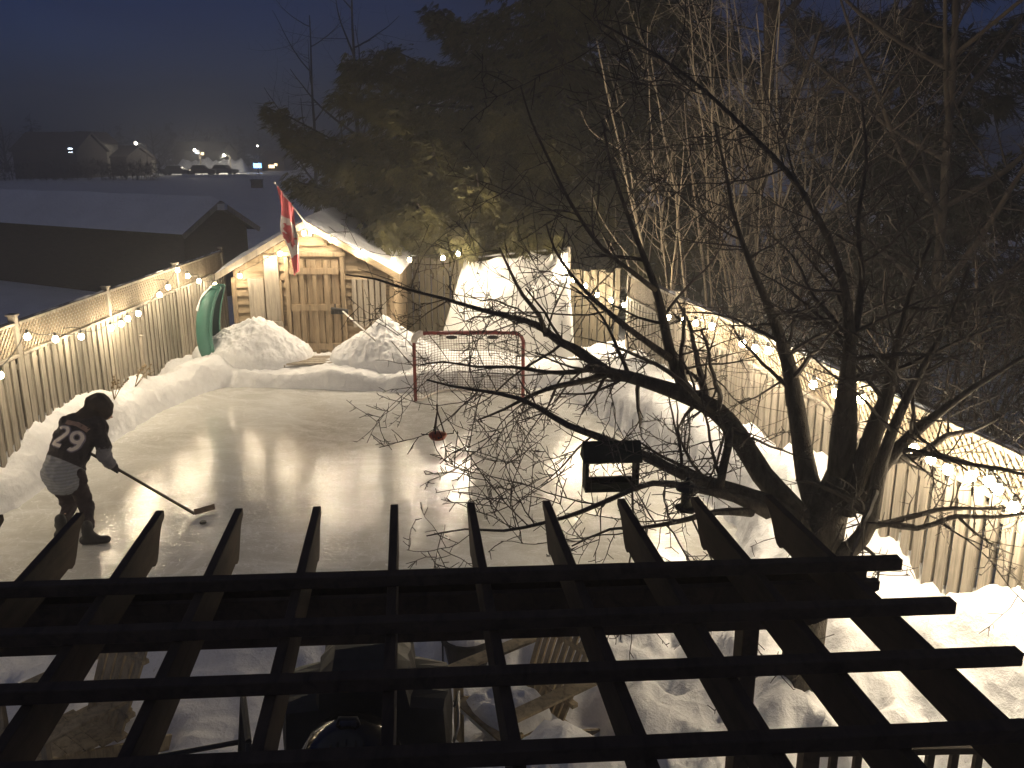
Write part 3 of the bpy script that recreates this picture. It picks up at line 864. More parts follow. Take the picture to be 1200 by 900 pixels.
# ------------------------------------------------------------------ hockey net
def build_net():
    x0, x1, y, h, dp = -1.67, 0.19, 14.64, 1.20, .62
    root = thing('hockey_net', 'red framed hockey goal with torn string mesh on the far ice', 'hockey net', (x0, y, 0))
    def L(a, b, c): return Vector((a - x0, b - y, c))
    r = .030
    def arc(c, p, q, n=6):  # quarter bend
        return [Vector(c) + Vector(p) * math.cos(t) + Vector(q) * math.sin(t) for t in np.linspace(0, math.pi / 2, n)]
    bend = .16
    m = MB()
    path = [L(x0, y, 0)] + arc(L(x0 + bend, y, h - bend), (-bend, 0, 0), (0, 0, bend)) + arc(L(x1 - bend, y, h - bend), (0, 0, bend), (bend, 0, 0)) + [L(x1, y, 0)]
    m.tube(path, r, 10); m.build('post_frame', M['red'], root, smooth=True)
    m = MB()
    back = [L(x0, y, .03)] + [L(x0 + .12 + (x1 - x0 - .24) * s, y + dp * math.sin(math.pi * min(.5, max(0, .5 - abs(s - .5)) * 2.2)) , .03) for s in np.linspace(0, 1, 15)] + [L(x1, y, .03)]
    m.tube(back, .02, 8); m.build('base_frame', M['padding'], root, smooth=True)
    topb = [L(x0 + .1, y + .02, h - .02)] + [L(x0 + .18 + (x1 - x0 - .36) * s, y + .30 * math.sin(math.pi * min(.5, max(0, .5 - abs(s - .5)) * 2.5)), h - .03) for s in np.linspace(0, 1, 13)] + [L(x1 - .1, y + .02, h - .02)]
    m = MB(); m.tube(topb, .013, 8); m.build('top_frame', M['red'], root, smooth=True)
    # pad over the left top corner
    m = MB(); m.tube([p + Vector((0, -.005, 0)) for p in path[1:7]], [.045, .055, .058, .058, .055, .04], 10); m.build('corner_pad', M['padding'], root, smooth=True)
    # mesh: back sheet from the top frame to the base frame, and the two sides
    m = MB(); nx, nzv = 38, 24
    def interp(pts, s):
        f = s * (len(pts) - 1); i = min(int(f), len(pts) - 2); return pts[i].lerp(pts[i + 1], f - i)
    def S(s, t):
        a = interp(topb, s); b = interp(back, s); p = a.lerp(b, t)
        return p + Vector((.015 * noise.noise(Vector((s * 5, t * 5, 1))), .05 * math.sin(math.pi * t) + .03 * noise.noise(Vector((s * 4, t * 3, 7))), .012 * noise.noise(Vector((s * 6, t * 6, 4)))))
    for i in range(nx + 1): m.tube([S(i / nx, t) for t in np.linspace(0, 1, 10)], .0042, 3, cap=False)
    for j in range(nzv + 1): m.tube([S(s, j / nzv) for s in np.linspace(0, 1, 26)], .0042, 3, cap=False)
    for sgn, xx in ((0, x0), (1, x1)):
        pb = topb[0 if sgn == 0 else -1]
        for j in range(1, 20):
            z = h * j / 20
            q = S(0.02 if sgn == 0 else .98, 1 - j / 20)
            m.tube([L(xx, y, z), q], .0042, 3, cap=False)
    m.build('mesh', M['net'], root)
    m = MB(); m.tube([L(-.95, y + .58, .02), L(-.93, y + .35, .62), L(-.92, y + .1, h - .03)], .006, 6)
    m.build('tie_strap', M['padding'], root)
    for xx in (-1.03, -.33):
        m = MB(); m.ball(L(xx, y + .05, h - .085), 1, 10, 6, (.10, .04, .035)); m.build('target_pocket', M['black'], root, smooth=True)
build_net()
# ------------------------------------------------------------------ the skater
def remesh(name, mb, mat, voxel, parent, smooth_it=6, origin=Vector((0, 0, 0)), disp=None):
    """one continuous skin grown over the overlapping volumes collected in mb"""
    me = bpy.data.meshes.new(name); me.from_pydata([tuple(Vector(p) - origin) for p in mb.v], [], mb.f)
    b = bmesh.new(); b.from_mesh(me); bmesh.ops.recalc_face_normals(b, faces=b.faces); b.to_mesh(me); b.free()
    o = bpy.data.objects.new(name, me); COL.objects.link(o)
    a = o.modifiers.new('r', 'REMESH'); a.mode = 'VOXEL'; a.voxel_size = voxel; a.use_smooth_shade = True
    a = o.modifiers.new('s', 'SMOOTH'); a.iterations = smooth_it; a.factor = .5
    bpy.context.view_layer.update()
    dg = bpy.context.evaluated_depsgraph_get()
    nm = bpy.data.meshes.new_from_object(o.evaluated_get(dg))
    o.modifiers.clear(); o.data = nm; nm.materials.clear(); nm.materials.append(mat)
    if disp:
        for v in nm.vertices:
            v.co += v.normal * disp(v.co)
    nm.polygons.foreach_set('use_smooth', [True] * len(nm.polygons))
    if parent is not None: o.parent = parent
    return o

def caps(mb, pts, rad, n=12):
    """tapered limb with rounded ends and joints"""
    mb.tube(pts, rad, n)
    for p, r in zip(pts, rad): mb.ball(p, r * .99, n, 8)

def build_player():
    pel = P(77, 544, Y=9.20); neck = P(106, 491, Y=9.50); head = P(117, 480, Y=9.62)
    lsh = P(79, 498, Y=9.38); rsh = P(117, 502, Y=9.44)
    lel = P(64, 520, Y=9.86); rel = P(121, 531, Y=9.30)
    rha = P(133, 547, Y=9.38); 
    tipb = P(228, 602, z=0.03); toe = P(251, 597, z=0.03)
    sd = (rha - tipb).normalized(); lha = rha + sd * .36; top = rha + sd * .46
    lel = (lsh + lha) * .5 + Vector((-.10, .05, -.10))
    lhip = P(68, 553, Y=9.28); rhip = P(87, 554, Y=9.13)
    rkn = P(101, 590, Y=9.22); lkn = P(82, 592, Y=9.5)
    ran = P(103, 626, z=.12); lan = P(72, 618, z=.12)
    rft = P(121, 632, z=.05); lft = P(90, 617, z=.05)
    base = Vector((pel.x, pel.y, 0))
    skin = simple('skin', (.42, .27, .19), .55, .08, 10, bmp=0)
    jersey, nt, bs = new_mat('hockey_jersey')
    # jersey: dark with a grey hem band (local height of the hem)
    tx = coords(nt); sx = nd(nt, 'ShaderNodeSeparateXYZ'); nt.links.new(tx, sx.inputs[0])
    tv = (neck - pel).normalized(); h0 = tv.dot(pel - base) + .02
    mp = nd(nt, 'ShaderNodeVectorMath', operation='DOT_PRODUCT'); nt.links.new(tx, mp.inputs[0]); mp.inputs[1].default_value = tuple(tv)
    c = ramp(nt, mp.outputs['Value'], [(.30, (.24, .25, .28)), (h0 - .005, (.24, .25, .28)), (h0, (.022, .017, .022)), (1, (.022, .017, .022))])
    bandn = nd(nt, 'ShaderNodeTexWave'); bandn.inputs['Scale'].default_value = 9; bandn.bands_direction = 'Z'; nt.links.new(tx, bandn.inputs['Vector'])
    c = mixc(nt, 1.0, c, ramp(nt, bandn.outputs['Fac'], [(.3, (.8, .8, .8)), (.7, (1, 1, 1))]), 'MULTIPLY')
    nt.links.new(c, bs.inputs['Base Color']); bs.inputs['Roughness'].default_value = .9
    bump(nt, bs, noise_tex(nt, tx, 11, 5), .8, .05)
    pants = simple('dark_trousers', (.026, .017, .022), .9, .3, 9, bmp=.4, bd=.03)
    hoodm = simple('dark_hood_cloth', (.028, .020, .018), .95, .25, 10, bmp=.4, bd=.02)
    glove = simple('dark_glove', (.03, .028, .032), .85, .3, 16)
    sleeve = simple('grey_sleeve', (.13, .13, .15), .9, .2, 12, bmp=.3)
    # body (mostly under the clothes)
    m = MB()
    mid = pel.lerp(neck, .5) + Vector((-.03, -.03, .03))
    caps(m, [pel, mid, neck.lerp(pel, .18)], [.13, .14, .12])
    caps(m, [neck.lerp(pel, .1), head], [.055, .055])
    hd = (head - neck).normalized(); fwd = Vector((.78, .52, -.30)).normalized()
    m.ball(head, .105, 16, 12, (.92, 1.0, 1.12)); m.ball(head + fwd * .06 - Vector((0, 0, .045)), .072, 12, 8)
    m.ball(head + fwd * .118 - Vector((0, 0, .02)), .02, 8, 6)
    sidev = fwd.cross(Vector((0, 0, 1))).normalized()
    for s in (-1, 1): m.ball(head + sidev * .098 * s - Vector((0, 0, .01)), .03, 8, 6, (.5, .8, 1))
    for s, e, h in ((lsh, lel, lha), (rsh, rel, rha)): caps(m, [s, e, h], [.058, .046, .034])
    for s, k, a in ((lhip, lkn, lan), (rhip, rkn, ran)): caps(m, [s, k, a], [.085, .06, .042])
    body = remesh('person', m, skin, .016, None, 5, base)
    body.location = base
    tag(body, 'person bending forward in a dark numbered hockey jersey, holding a stick on the ice', 'person')
    # face details
    f = MB()
    for s in (-1, 1): f.ball(head + fwd * .098 + sidev * .036 * s + Vector((0, 0, .018)) - base, .012, 8, 6)
    f.build('eyes', M['black'], body, smooth=True)
    f = MB(); f.ball(head + fwd * .115 - Vector((0, 0, .075)) - base, 1, 8, 6, (.02, .02, .006)); f.build('mouth', simple('lips', (.3, .12, .1), .5, .05, 5, bmp=0), body, smooth=True)
    # jersey
    m = MB()
    hem = pel - (neck - pel).normalized() * .10
    caps(m, [hem, pel.lerp(mid, .5), mid, neck.lerp(pel, .22)], [.205, .21, .215, .175], 18)
    caps(m, [hem + Vector((.05, -.04, -.05)), mid], [.19, .19], 16)
    caps(m, [lsh.lerp(neck, .5), lsh], [.11, .10]); caps(m, [rsh.lerp(neck, .5), rsh], [.11, .10])
    caps(m, [lsh, rsh], [.105, .105])
    caps(m, [lsh, lel], [.095, .080]); caps(m, [rsh, rel], [.095, .080])
    wr = lambda q: .026 * noise.noise(Vector((q.x * 7, q.y * 7, q.z * 11 + q.x * 6))) + .016 * (.4 - abs(noise.noise(Vector((q.x * 12, q.y * 12, q.z * 16 - q.y * 9)))) * 2)
    j = remesh('jersey', m, jersey, .017, body, 6, base, wr)
    m = MB(); caps(m, [lel, lel.lerp(lha, .82)], [.078, .058]); caps(m, [rel.lerp(rsh, .12), rel, rel.lerp(rha, .8)], [.083, .082, .062])
    remesh('sleeve_cuff', m, sleeve, .015, body, 4, base, wr)
    # hood and hair
    m = MB()
    m.ball(head - fwd * .01 + Vector((0, 0, .016)), .158, 18, 12, (1, 1, 1.1)); caps(m, [head - fwd * .07 - Vector((0, 0, .05)), neck + Vector((-.04, -.03, .0))], [.12, .13])
    remesh('hood', m, hoodm, .016, body, 5, base, wr)
    # trousers
    m = MB()
    caps(m, [lhip, rhip], [.115, .115]); caps(m, [pel + Vector((0, 0, .03)), pel - Vector((0, 0, .10))], [.14, .135])
    caps(m, [lhip - Vector((0, 0, .03)), lkn, lan.lerp(lkn, .08)], [.118, .090, .066]); caps(m, [rhip - Vector((0, 0, .03)), rkn, ran.lerp(rkn, .08)], [.106, .088, .066])
    remesh('trousers', m, pants, .017, body, 5, base, wr)
    for an, ft in ((lan, lft), (ran, rft)):
        m = MB(); d = (ft - an); d.z = 0; d.normalize()
        caps(m, [an + Vector((0, 0, .10)), an], [.062, .062]); heel = Vector((an.x, an.y, .052)) - d * .05; toe2 = Vector((an.x, an.y, .048)) + d * .19
        caps(m, [heel, toe2], [.052, .046]); caps(m, [an, heel.lerp(toe2, .6)], [.058, .052])
        b = remesh('boot', m, M['black'], .012, body, 4, base)
    # gloves: palm, four bent fingers and a thumb closed round the shaft
    for hp, el, sg in ((lha, lel, 1), (rha, rel, -1)):
        m = MB(); w = (hp - el).normalized(); ax = sd
        side = ax.cross(w).normalized(); pal = hp - side * .0 - w * .035
        caps(m, [hp - w * .12, hp - w * .05], [.046, .05])
        caps(m, [pal - ax * .035, pal + ax * .035], [.040, .040])
        for k, ln in enumerate((.055, .062, .058, .048)):
            b0 = hp + ax * (.045 - .03 * k) - w * .02 + side * .03
            b1 = b0 + w * .045 + side * .004; b2 = b1 - side * .05 + w * .012; b3 = b2 - w * ln * .6 - side * .004
            caps(m, [b0, b1, b2, b3], [.0155, .015, .0145, .012], 8)
        t0 = hp + ax * .05 - side * .03 - w * .02
        caps(m, [t0, t0 + ax * .02 + w * .035, t0 + w * .06 + side * .035 + ax * .015], [.018, .017, .014], 8)
        remesh('glove', m, glove, .008, body, 2, base)
    # number 29 and a name bar across the back, laid onto the cloth
    bv = BVHTree.FromPolygons([v.co[:] for v in j.data.vertices], [p.vertices[:] for p in j.data.polygons])
    upv = (neck - pel).normalized(); rt = (rsh - lsh).normalized(); rt = (rt - upv * rt.dot(upv)).normalized(); out = rt.cross(upv).normalized()
    if out.y > 0: out = -out
    ctr = (lsh + rsh) * .5 - upv * .20 - rt * .03 - base
    def lay(x, y, lift=.006):
        o = ctr + rt * x + upv * y + out * .6
        h = bv.ray_cast(o, -out)
        return (h[0] + out * lift) if h[0] is not None else ctr + rt * x + upv * y + out * .18
    def ribbon(mb, pts, w, lift):
        q = []
        for (a, b) in zip(pts[:-1], pts[1:]):
            for t in np.linspace(0, 1, 5)[:-1]: q.append((a[0] + (b[0] - a[0]) * t, a[1] + (b[1] - a[1]) * t))
        q.append(pts[-1]); vs = []
        for i, (x, y) in enumerate(q):
            x0, y0 = q[max(i - 1, 0)]; x1, y1 = q[min(i + 1, len(q) - 1)]; d = math.hypot(x1 - x0, y1 - y0) or 1
            nx, ny = -(y1 - y0) / d * w / 2, (x1 - x0) / d * w / 2
            for s in (-1, -.33, .33, 1): vs.append(tuple(lay(x + nx * s, y + ny * s, lift)))
        fs = [(i * 4 + k, i * 4 + k + 1, i * 4 + k + 5, i * 4 + k + 4) for i in range(len(q) - 1) for k in range(3)]
        mb.add(vs, fs)
    def circ(cx, cy, rx, ry, a0, a1, n=14): return [(cx + rx * math.cos(R(a)), cy + ry * math.sin(R(a))) for a in np.linspace(a0, a1, n)]
    two = circ(-.085, .055, .052, .05, 160, -25, 12) + [(-.06, -.005), (-.135, -.105), (-.035, -.105)]
    nine = circ(.075, .045, .05, .055, 0, 360, 18) + circ(.07, -.0, .055, .10, 10, -110, 10)
    m = MB(); ribbon(m, two, .060, .006); ribbon(m, nine, .060, .006)
    m.build('number_outline', simple('number_edge', (.17, .15, .20), .9, .1, 9, bmp=0), j, fix=False)
    m = MB(); ribbon(m, two, .036, .011); ribbon(m, nine, .036, .011)
    m.build('number', simple('number_print', (.62, .56, .52), .85, .08, 9, bmp=0), j, fix=False)
    m = MB(); ribbon(m, [(-.13, .165), (0, .185), (.13, .165)], .055, .007)
    m.build('name_bar', simple('name_bar_cloth', (.22, .15, .13), .9, .2, 30, bmp=0), j, fix=False)
    # the stick: a thing of its own
    st = thing('hockey_stick', 'dark hockey stick held low by the person, its blade on the ice', 'hockey stick', tipb)
    m = MB(); m.bar(tipb - tipb, top - tipb, .022, .032, up=(0, 1, .2)); m.build('shaft', simple('dark_stick_shaft', (.045, .028, .020), .4, .4, 6, bmp=0), st, bevel=.004)
    m = MB(); bl = toe - tipb
    pts = [Vector((0, 0, .0)) , bl * .33 + Vector((0, -.004, .004)), bl * .66 + Vector((0, .004, .006)), bl + Vector((0, .022, .008))]
    for a, b in zip(pts[:-1], pts[1:]): m.bar(a + Vector((0, 0, .022)), b + Vector((0, 0, .022)), .012, .07)
    m.build('blade', simple('worn_blade', (.12, .085, .06), .6, .5, 14, bmp=0), st)
    m = MB(); m.tube([sd * ((top - tipb).length - .10), sd * ((top - tipb).length + .012)], .019, 8); m.build('grip_tape', M['padding'], st)
build_player()
pk = P(238, 612, z=0.02)
m = MB(); m.lathe((0, 0, 0), [(.034, -.0127), (.038, -.010), (.038, .010), (.034, .0127)], 20)
o = m.build('puck', M['black']); o.location = (pk.x, pk.y, .022)
tag(o, 'black rubber puck lying just below the stick blade', 'puck')
# ------------------------------------------------------------------ pergola under the window
def build_pergola():
    ZT = 2.34
    yr, ys = R(6.7), R(3.8)
    dr = Vector((-math.sin(yr), math.cos(yr), 0)); ds = Vector((math.cos(ys), math.sin(ys), 0))
    tip0 = Vector((-.64, 4.45, ZT))
    root = thing('pergola', 'dark stained timber pergola seen from above, its rafters pointing at the rink', 'pergola', (0, 3.4, 0))
    org = Vector((0, 3.4, 0))
    r = random.Random(2)
    # rafters: 38 mm planks with a curved tail
    for k in range(-7, 6):
        tip = tip0 + ds * (.415 * k) * (1 + .0 * k)
        ln = 4.4
        prof = [(0, 0), (0.0, -.035)]
        for t in np.linspace(0, 1, 8): prof.append((.02 + .26 * t, -.045 - .145 * math.sin(t * math.pi / 2) ** 1.0 + .03 * math.sin(t * math.pi * 2)))
        prof += [(ln, -.19), (ln, 0)]
        m = MB(); x = Vector((dr.y, -dr.x, 0)); n = len(prof)
        vs = []
        for s in (-.021, .021):
            for (a, z) in prof: vs.append(tuple(tip - dr * a + Vector((0, 0, z)) + x * s - org))
        fs = [tuple(range(n)), tuple(range(2 * n - 1, n - 1, -1))] + [(i, i + n, (i + 1) % n + n, (i + 1) % n) for i in range(n)]
        m.add(vs, fs); m.build('rafter', M['pergola'], root, bevel=.003)
    # square slats laid across
    ends = [P(1053, 650, z=2.4), P(1115, 699, z=2.4), P(1192, 757, z=2.4), P(1203, 838, z=2.4)]
    ends[3] = ends[2] - Vector((-.04, .42, 0))
    ends.append(ends[3] - Vector((-.05, .45, 0)))
    for e in ends:
        q = Vector((e.x, e.y - .02, ZT + .031))
        m = MB(); m.bar(q - org, q - ds * 5.6 - org, .058, .056); m.build('slat', M['pergola'], root, bevel=.004)
    # double beam carrying the rafters, with shaped tails
    b0 = Vector((1.80, 4.08, 0))
    for off in (0, -.125):
        e = b0 + dr * off
        m = MB(); x = Vector((-ds.y, ds.x, 0)); top, bot = ZT - .193, ZT - .44
        prof = [(0, top), (0, top - .05)] + [(.02 + .42 * t, top - .06 - .187 * math.sin(t * math.pi / 2)) for t in np.linspace(0, 1, 7)] + [(5.8, bot), (5.8, top)]
        n = len(prof); vs = []
        for s in (-.02, .02):
            for (a, z) in prof: vs.append(tuple(e - ds * a + x * s + Vector((0, 0, z)) - org))
        fs = [tuple(range(n)), tuple(range(2 * n - 1, n - 1, -1))] + [(i, i + n, (i + 1) % n + n, (i + 1) % n) for i in range(n)]
        m.add(vs, fs); m.build('beam', M['pergola'], root, bevel=.003)
    for a in (.62, 4.6):
        e = b0 - dr * .0625 - ds * a
        m = MB(); m.box(Vector((e.x, e.y, 1.02)) - org, (.083, .13, 2.28), Matrix.Rotation(ys, 3, 'Z')); m.build('post', M['pergola'], root, bevel=.006)
build_pergola()

# ------------------------------------------------------------------ things on the patio, under the pergola
def adirondack(label, loc, rz, lean=.42, nsl=7, wd=.56, mat=None, ws=None):
    mat = mat or M['chairwood']
    root = thing('patio_chair', label, 'chair', loc, rz, 'slatted wooden patio chairs')
    m = MB()
    for k in range(6):
        t = k / 5; m.bar((-wd / 2, -.30 + .52 * t, .36 - .13 * t), (wd / 2, -.30 + .52 * t, .36 - .13 * t), .088, .02)
    m.build('seat', mat, root, bevel=.003)
    m = MB()
    w = wd / nsl
    for k in range(nsl):
        x = -wd / 2 + w * (k + .5); s = abs(2 * (k + .5) / nsl - 1)
        h = .78 - .10 * s * s
        m.bar((x * .84, .24, .24), (x * 1.06, .24 + lean * h, .24 + h), w - .026, .018, up=(0, -1, .4))
    m.bar((-wd / 2, .30, .36), (wd / 2, .30, .36), .05, .03); m.bar((-wd / 2, .44, .70), (wd / 2, .44, .70), .05, .03)
    m.build('backrest', mat, root)
    for s in (-1, 1):
        m = MB(); m.bar((s * (wd / 2 + .06), -.36, .56), (s * (wd / 2 + .06), .42, .56), .12, .022); m.build('arm', mat, root, bevel=.005)
        m = MB(); m.bar((s * (wd / 2 + .025), -.28, 0), (s * (wd / 2 + .025), -.28, .549), .085, .03, up=(0, 1, 0)); m.build('leg', mat, root)
        m = MB(); m.bar((s * (wd / 2 - .012), -.32, .33), (s * (wd / 2 - .012), .55, .0), .025, .11); m.build('leg', mat, root)
    return root

def snow_lump(label, c, size, seed, rz=0.0, name='snow_cushion', cat='snow', grp='snow lying on patio furniture', flat=True):
    n = 30; V = []
    for j in range(n):
        for i in range(n):
            u = 2 * i / (n - 1) - 1; w = 2 * j / (n - 1) - 1
            r = max(abs(u), abs(w)) * .55 + math.hypot(u, w) * .45
            p = max(0, 1 - r ** 3.2) ** .45
            z = size[2] * p * (1 + .35 * noise.noise(Vector((u * 1.6 + seed, w * 1.6, seed))) + .12 * noise.noise(Vector((u * 5 + seed, w * 5, seed))))
            V.append((u * size[0] / 2 * (1 - .1 * (1 - p) * 0), w * size[1] / 2, z))
    Q = [(j * n + i, j * n + i + 1, (j + 1) * n + i + 1, (j + 1) * n + i) for j in range(n - 1) for i in range(n - 1)]
    b = len(V); V.append((0, 0, 0.0))
    o = np_mesh(name, V, Q, M['snow'], smooth=True)
    o.location = c; o.rotation_euler = (0, 0, rz)
    return tag(o, label, cat, grp)

pz = 0.12
adirondack('wide slatted wooden patio chair at the left under the pergola, its back catching light', (-2.98, 5.12, pz), R(-37), nsl=5, wd=.54)
adirondack('narrow slatted wooden patio chair near the tree under the pergola', (.03, 5.35, pz), R(-53), nsl=8, wd=.56)
snow_lump('deep snow on the seat of the narrow slatted chair near the tree', (-.03, 5.30, pz + .30), (.54, .5, .17), 4, R(-53))
# armchair buried in snow
def arm_bench():
    c = Vector((.12, 4.25, pz)); root = thing('wooden_bench', 'low wooden bench under a thick ridge of snow beneath the pergola', 'bench', c, R(-32))
    m = MB()
    for k in range(4): m.bar((-.17 + k * .115, -.6, .40), (-.17 + k * .115, .6, .40), .10, .03)
    m.build('seat', M['chairwood'], root, bevel=.004)
    for x in (-.14, .14):
        for y in (-.5, .5):
            m = MB(); m.box((x, y, .19), (.06, .06, .384)); m.build('leg', M['chairwood'], root)
    return c
bc = arm_bench()
snow_lump('long thick ridge of snow covering the low wooden bench', (bc.x, bc.y, bc.z + .40), (.60, 1.40, .30), 9, R(-32))
# snow capped stool
m = MB(); m.lathe((0, 0, 0), [(.20, .0), (.21, .38), (.20, .40)], 18)
o = m.build('patio_stool', M['black'], smooth=False); o.location = (-.27, 4.35, pz); tag(o, 'round dark stool under a tall cap of snow beneath the pergola', 'stool')
snow_lump('tall cap of snow on the round dark stool', (-.27, 4.35, pz + .402), (.46, .46, .30), 14)
# kettle grill with a shiny rim
def kettle():
    root = thing('kettle_grill', 'round black kettle grill with a bright curved rim under the pergola', 'grill', (-.92, 4.28, pz))
    m = MB(); m.lathe((0, 0, 0), [(.02, .44), (.15, .48), (.26, .60), (.29, .72), (.29, .735)], 28); m.build('bowl', M['enamel'], root, smooth=True)
    m = MB(); m.lathe((0, 0, 0), [(.288, .738), (.285, .78), (.22, .89), (.10, .95), (.02, .965)], 28); m.build('lid', M['enamel'], root, smooth=True)
    m = MB(); m.tube([(.292 * math.cos(a), .292 * math.sin(a), .737) for a in np.linspace(0, 2 * math.pi, 33)], .010, 8, cap=False); m.build('rim', M['chrome'], root, smooth=True)
    m = MB(); m.tube([(-.06, 0, .96), (-.05, 0, 1.0), (.05, 0, 1.0), (.06, 0, .96)], .012, 8); m.build('handle', M['black'], root, smooth=True)
    for k in range(3):
        a = k * 2.1 + .4; m = MB(); m.tube([(.14 * math.cos(a), .14 * math.sin(a), .48), (.30 * math.cos(a), .30 * math.sin(a), 0)], .013, 8); m.build('leg', M['chrome'], root)
kettle()
# covered gas grill: a soft cover over a box with side shelves
def covered_grill():
    root = thing('covered_grill', 'large gas grill under a black fitted cover, behind the kettle grill', 'grill', (-.92, 4.95, pz), R(3)); root.scale = (.82, .9, .92)
    m = MB()
    prof = [(-.62, 0.02), (-.64, .55), (-.62, .86), (-.36, .90), (-.33, 1.10), (-.22, 1.20), (.22, 1.20), (.33, 1.10), (.36, .90), (.62, .86), (.64, .55), (.62, .02)]
    n = len(prof); rows = []
    for t in np.linspace(-1, 1, 9):
        k = 1 - .06 * t ** 6
        for (x, z) in prof: rows.append((x * k + .012 * math.sin(t * 9 + z * 6), t * .30, .02 + (z - .02) * (1 - .05 * t ** 4) + .01 * math.sin(x * 9 + t * 5)))
    fs = [(j * n + i, j * n + i + 1, (j + 1) * n + i + 1, (j + 1) * n + i) for j in range(8) for i in range(n - 1)]
    fs += [tuple(range(n)), tuple(8 * n + i for i in range(n - 1, -1, -1))]
    m.add(rows, fs); m.build('cover', M['black'], root, bevel=0)
    m = MB(); m.tube([(.66, -.2, .5), (.70, -.2, .62), (.70, .2, .62), (.66, .2, .5)], .012, 8); m.build('handle', M['grey_metal'], root, smooth=True)
covered_grill()
# metal chair with a wedge of snow
def metal_chair():
    root = thing('metal_chair', 'black metal chair with a wedge of snow on its seat, lower left under the pergola', 'chair', (-1.80, 4.25, pz), R(-70))
    m = MB(); m.box((0, 0, .43), (.50, .48, .03)); m.build('seat', M['black'], root, bevel=.006)
    m = MB()
    for x in (-.22, .22): m.tube([(x, .24, .43), (x, .30, .95)], .018, 8)
    m.tube([(-.22, .30, .95), (.22, .30, .95)], .018, 8)
    for k in range(5): m.tube([(-.15 + k * .075, .25, .45), (-.15 + k * .075, .30, .94)], .008, 6)
    m.build('backrest', M['black'], root)
    for x in (-1, 1):
        m = MB(); m.tube([(x * .26, .25, .62), (x * .27, -.20, .63), (x * .25, -.24, .45)], .016, 8); m.build('arm', M['black'], root)
        for y in (-1, 1):
            m = MB(); m.tube([(x * .22, y * .21, .42), (x * .24, y * .25, 0)], .015, 8); m.build('leg', M['black'], root)
metal_chair()
def wedge():
    n = 26; V = []
    for j in range(n):
        for i in range(n):
            u = i / (n - 1); w = 2 * j / (n - 1) - 1
            e = min(1, u * 8, (1 - u) * 12, (1 - abs(w)) * 8) ** .5
            z = e * (.03 + .20 * u ** 1.3 * (1 - .25 * w * w) + .02 * noise.noise(Vector((u * 4, w * 4, 2))))
            V.append(((u - .5) * .50, w * .23, z))
    Q = [(j * n + i, j * n + i + 1, (j + 1) * n + i + 1, (j + 1) * n + i) for j in range(n - 1) for i in range(n - 1)]
    o = np_mesh('snow_cushion', V, Q, M['snow'], smooth=True); o.location = (-1.80, 4.25, pz + .447); o.rotation_euler = (0, 0, R(15))
    tag(o, 'smooth wedge of snow on the seat of the black metal chair', 'snow', 'snow lying on patio furniture')
wedge()
# planter with a wire hoop
def planter():
    root = thing('plant_pot', 'round pot capped with snow beside the narrow slatted chair', 'plant pot', (-.36, 6.35, .15))
    m = MB(); m.lathe((0, 0, 0), [(.15, -.05), (.20, .22), (.22, .23), (.22, .27), (.19, .27)], 20); m.build('pot', M['black'], root)
    m = MB(); m.ball((0, 0, .26), 1, 16, 8, (.20, .20, .12)); m.build('snow_cap', M['snow'], root, smooth=True)
planter()
m = MB(); m.tube([(.0, 0, -.1), (0, 0, .35)] + [(.09 - .09 * math.cos(a), 0, .35 + .10 * math.sin(a)) for a in np.linspace(0, 4.1, 12)], .007, 6)
o = m.build('garden_hook', M['black'], smooth=True); o.location = (-.55, 6.2, .2); tag(o, 'curled black wire garden hook standing in the patio snow', 'garden hook')
# deck railing at the lower right
def railing():
    root = thing('deck_railing', 'dark wooden deck railing with square balusters at the lower right', 'railing', (1.75, 4.15, 0))
    m = MB()
    m.bar((-.10, 0, 1.02), (2.2, .06, 1.02), .09, .04); m.bar((-.10, 0, .30), (2.2, .06, .30), .06, .05); m.build('rail', M['pergola'], root, bevel=.004)
    for k in range(12):
        x = .02 + k * .135
        m = MB(); m.box((x, .027 * x, .66), (.038, .038, .68)); m.build('baluster', M['pergola'], root)
    for x in (-.12, 2.2):
        m = MB(); m.box((x, .027 * x - .003, .50), (.09, .095, 1.16)); m.build('post', M['pergola'], root)
railing()
# ------------------------------------------------------------------ branching
def rvec(r): return Vector((r.gauss(0, 1), r.gauss(0, 1), r.gauss(0, 1))).normalized()

def spline(pts, rad, step=.12):
    """smooth a hand laid limb into closely spaced points"""
    out = []; rr = []
    n = len(pts)
    for i in range(n - 1):
        p0, p1, p2, p3 = pts[max(i - 1, 0)], pts[i], pts[i + 1], pts[min(i + 2, n - 1)]
        k = max(2, int((p2 - p1).length / step))
        for j in range(k):
            t = j / k; t2 = t * t; t3 = t2 * t
            out.append(.5 * ((2 * p1) + (p2 - p0) * t + (2 * p0 - 5 * p1 + 4 * p2 - p3) * t2 + (3 * p1 - p0 - 3 * p2 + p3) * t3))
            rr.append(rad[i] + (rad[i + 1] - rad[i]) * t)
    out.append(pts[-1]); rr.append(rad[-1])
    return out, rr

def wander(r, p, d, length, n, jit, trop, tf):
    pts = [p]; d = d.normalized()
    for i in range(n):
        d = (d + rvec(r) * jit + trop * tf).normalized()
        pts.append(pts[-1] + d * (length / n))
    return pts

